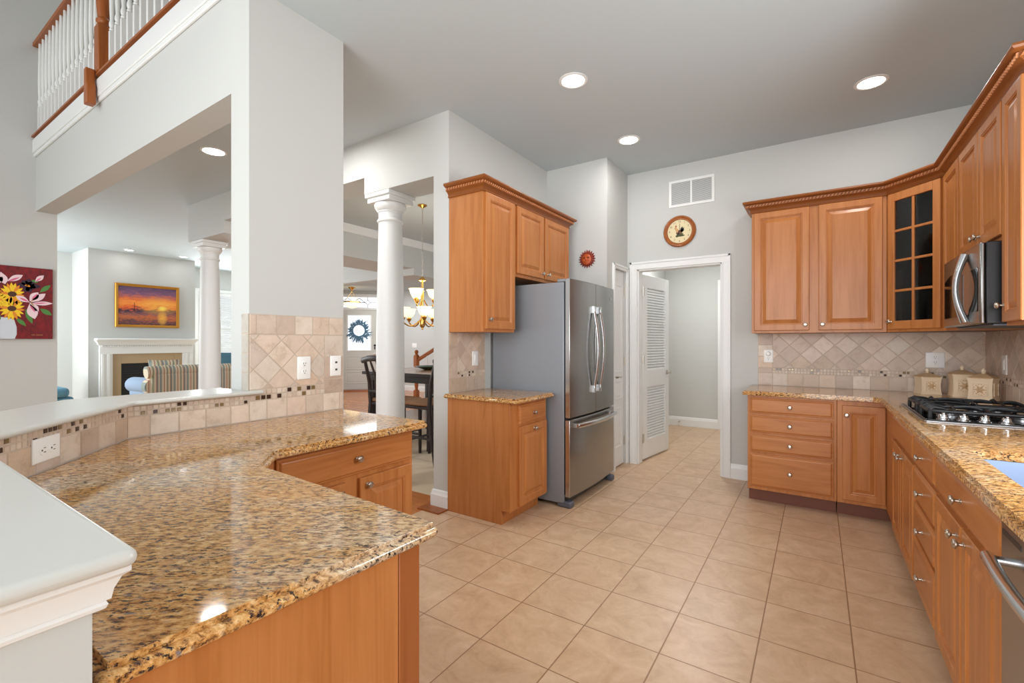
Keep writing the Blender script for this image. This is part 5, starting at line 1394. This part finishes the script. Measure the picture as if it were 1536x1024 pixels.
def dchair(name, label, x, y, rot):
    t = thing(name, label, 'chair', (x, y, 0), 'dining chairs at the counter-height table')
    T = Matrix.Translation((x, y, 0)) @ Matrix.Rotation(rot, 4, 'Z')         # sitter faces local +y
    MB(T).box(-0.22, 0.22, -0.20, 0.22, 0.585, 0.615).build('seat_frame', M['dark'], t, bevel=0.006)
    MB(T).box(-0.215, 0.215, -0.19, 0.215, 0.616, 0.655).build('seat', M['seatpad'], t, bevel=0.018, seg=3)
    for sx in (-0.20, 0.20):
        MB(T).tube([(sx, 0.195, 0.0), (sx, 0.195, 0.585)], [0.018, 0.024], 8).build('leg', M['dark'], t)
        MB(T).tube([(sx, -0.27, 0.0), (sx, -0.22, 0.30), (sx, -0.19, 0.60), (sx, -0.21, 0.85), (sx, -0.275, 1.10)], [0.018, 0.022, 0.026, 0.022, 0.018], 8).build('leg', M['dark'], t)
    b = MB(T); b.tube([(-0.235, -0.285, 1.09), (-0.12, -0.295, 1.115), (0, -0.298, 1.12), (0.12, -0.295, 1.115), (0.235, -0.285, 1.09)], 0.033, 8, flat=0.55); b.build('top_rail', M['dark'], t)
    b = MB(T); b.tube([(-0.2, -0.205, 0.74), (0.2, -0.205, 0.74)], 0.018, 8)
    b.build('lower_rail', M['dark'], t)
    for sx in (-0.10, 0.0, 0.10): MB(T).tube([(sx, -0.205, 0.74), (sx * 0.8, -0.225, 0.92), (sx, -0.285, 1.10)], [0.016, 0.024, 0.016], 8, flat=0.4, up=(1, 0, 0)).build('back_slat', M['dark'], t)
    b = MB(T); b.tube([(-0.2, 0.195, 0.22), (0.2, 0.195, 0.22)], 0.014, 8); b.tube([(-0.2, 0.195, 0.28), (-0.2, -0.23, 0.28)], 0.014, 8); b.tube([(0.2, 0.195, 0.28), (0.2, -0.23, 0.28)], 0.014, 8); b.build('stretchers', M['dark'], t)
    return t
dchair('dining_chair', 'dark dining chair left of the round column, its curved back rail showing', -4.08, 3.70, math.radians(0))
dchair('dining_chair', 'dark dining chair with brown seat pad, between the column and the wall end', -3.58, 3.74, math.radians(90))

# chandelier
t = thing('chandelier', 'brass chandelier with glowing glass bowl shades over the dining table', 'chandelier', (-4.33, 4.39, CZ))
X0, Y0 = -4.33, 4.39
MB().lathe([(0.062, CZ), (0.06, CZ - 0.012), (0.02, CZ - 0.035), (0.008, CZ - 0.045)], (X0, Y0, 0), 24).build('canopy', M['brass'], t)
b = MB(); z = CZ - 0.05; k = 0
while z > 2.16:
    R = Matrix.Translation((X0, Y0, z)) @ Matrix.Rotation(PI / 2 * (k % 2), 4, 'Z')
    b.tube([(0.009 * math.cos(q * PI / 5), 0, 0.019 * math.sin(q * PI / 5)) for q in range(11)], 0.0022, 5, cap=False, M=R)
    z -= 0.030; k += 1
b.build('chain', M['nickel'], t)
MB().lathe([(0.004, 2.16), (0.05, 2.12), (0.052, 2.105), (0.018, 2.09), (0.016, 1.98), (0.024, 1.90), (0.016, 1.85), (0.016, 1.66), (0.03, 1.60), (0.042, 1.54), (0.03, 1.50), (0.012, 1.485), (0.016, 1.47), (0.0, 1.455)], (X0, Y0, 0), 24).build('stem', M['brass'], t)
def arm(a, r, z0, zs, up=0.0):
    b = MB(); d = Vector((math.cos(a), math.sin(a), 0)); c = Vector((X0, Y0, 0))
    pts = []
    for q in range(11):
        f = q / 10
        pts.append(c + d * (0.02 + (r - 0.02) * f) + Vector((0, 0, z0 - 0.09 * math.sin(PI * f * 0.9) + (zs - 0.07 - z0) * f ** 2)))
    b.tube(pts, 0.009, 8)
    ao = b.build('arm', M['brass'], t)
    e = c + d * r
    MB().lathe([(0.012, zs - 0.09), (0.03, zs - 0.06), (0.035, zs - 0.045), (0.02, zs - 0.035), (0.02, zs)], (e.x, e.y, 0), 16).build('cup', M['brass'], ao)
    MB().lathe([(0.025, zs - 0.03), (0.055, zs - 0.012), (0.074, zs + 0.025), (0.086, zs + 0.07), (0.098, zs + 0.085), (0.092, zs + 0.085), (0.07, zs + 0.03), (0.025, zs - 0.015)], (e.x, e.y, 0), 28, cap=False).build('shade', M['glassglow'], ao)
for k in range(5): arm(2 * PI * k / 5 + 0.55, 0.27, 1.60, 1.66)
for k in range(3): arm(2 * PI * k / 3 + 0.75, 0.15, 1.85, 1.90)
d = bpy.data.lights.new('chandelier_glow', 'POINT'); d.energy = 14; d.color = (1, 0.9, 0.72); d.shadow_soft_size = 0.2
o = bpy.data.objects.new('chandelier_glow', d); COL.objects.link(o); o.location = (X0, Y0, 2.0); o['kind'] = 'helper'

# staircase newel and rail in the hall beyond
t = thing('stair_banister', 'oak stair newel post with rising handrail beyond the dining table', 'banister', (-7.26, 7.18, 0))
b = MB(); c = (-7.26, 7.18, 0)
b.box(c[0] - 0.045, c[0] + 0.045, c[1] - 0.045, c[1] + 0.045, 0, 0.25); b.lathe([(0.045, 0.25), (0.03, 0.28), (0.042, 0.34), (0.036, 0.60), (0.03, 0.72), (0.045, 0.76)], c, 20); b.box(c[0] - 0.045, c[0] + 0.045, c[1] - 0.045, c[1] + 0.045, 0.76, 1.0)
b.lathe([(0.05, 1.0), (0.05, 1.015), (0.026, 1.03), (0.044, 1.07), (0.044, 1.09), (0.026, 1.12), (0.0, 1.125)], c, 20, cap=False)
b.build('newel_post', M['oakv'], t, bevel=0.004)
b = MB(); b.tube([(-7.24, 7.19, 0.90), (-6.66, 7.50, 1.32), (-5.8, 7.95, 1.95)], 0.042, 8, flat=0.7); b.build('handrail', M['oak'], t)
for k in range(5):
    x = -7.05 + k * 0.2; y = 7.29 + k * 0.107
    MB().tube([(x, y, 0.0 + k * 0.17), (x, y, 1.0 + k * 0.145)], 0.014, 8).build('baluster', M['trim'], t)
b = MB()
for k in range(6): b.box(-7.15 + k * 0.26, -5.6, 7.3, 8.2, k * 0.18, (k + 1) * 0.18)
struct(b.build('floor_stairs', M['trim'], smooth=0))
outlet('light_switch', 'white switch plate on the far hall wall left of the stair newel', FY(-8.86, 8.689, 1.20), 0.16, 0.12, 'switch')
# window over the sink, right of the photograph's edge, between the near upper cabinet and the dishwasher end
Fw = FR(1.05, 2.55); t = thing('window_3', 'white framed window over the kitchen sink', 'window', (1.05, 2.0, 1.1)); t['kind'] = 'structure'
b = MB(Fw)
b.box(0, 0.045, 0.05, 0.10, 1.1, 2.15); b.box(1.055, 1.10, 0.05, 0.10, 1.1, 2.15); b.box(0.045, 1.055, 0.05, 0.10, 2.105, 2.15); b.box(0.045, 1.055, 0.05, 0.10, 1.1, 1.145); b.box(0.53, 0.57, 0.05, 0.10, 1.145, 2.105)
b.build('frame', M['trim'], t, bevel=0.003)
MB(Fw).box(0.04, 1.06, 0.075, 0.079, 1.14, 2.11).build('pane', M['pane'], t)
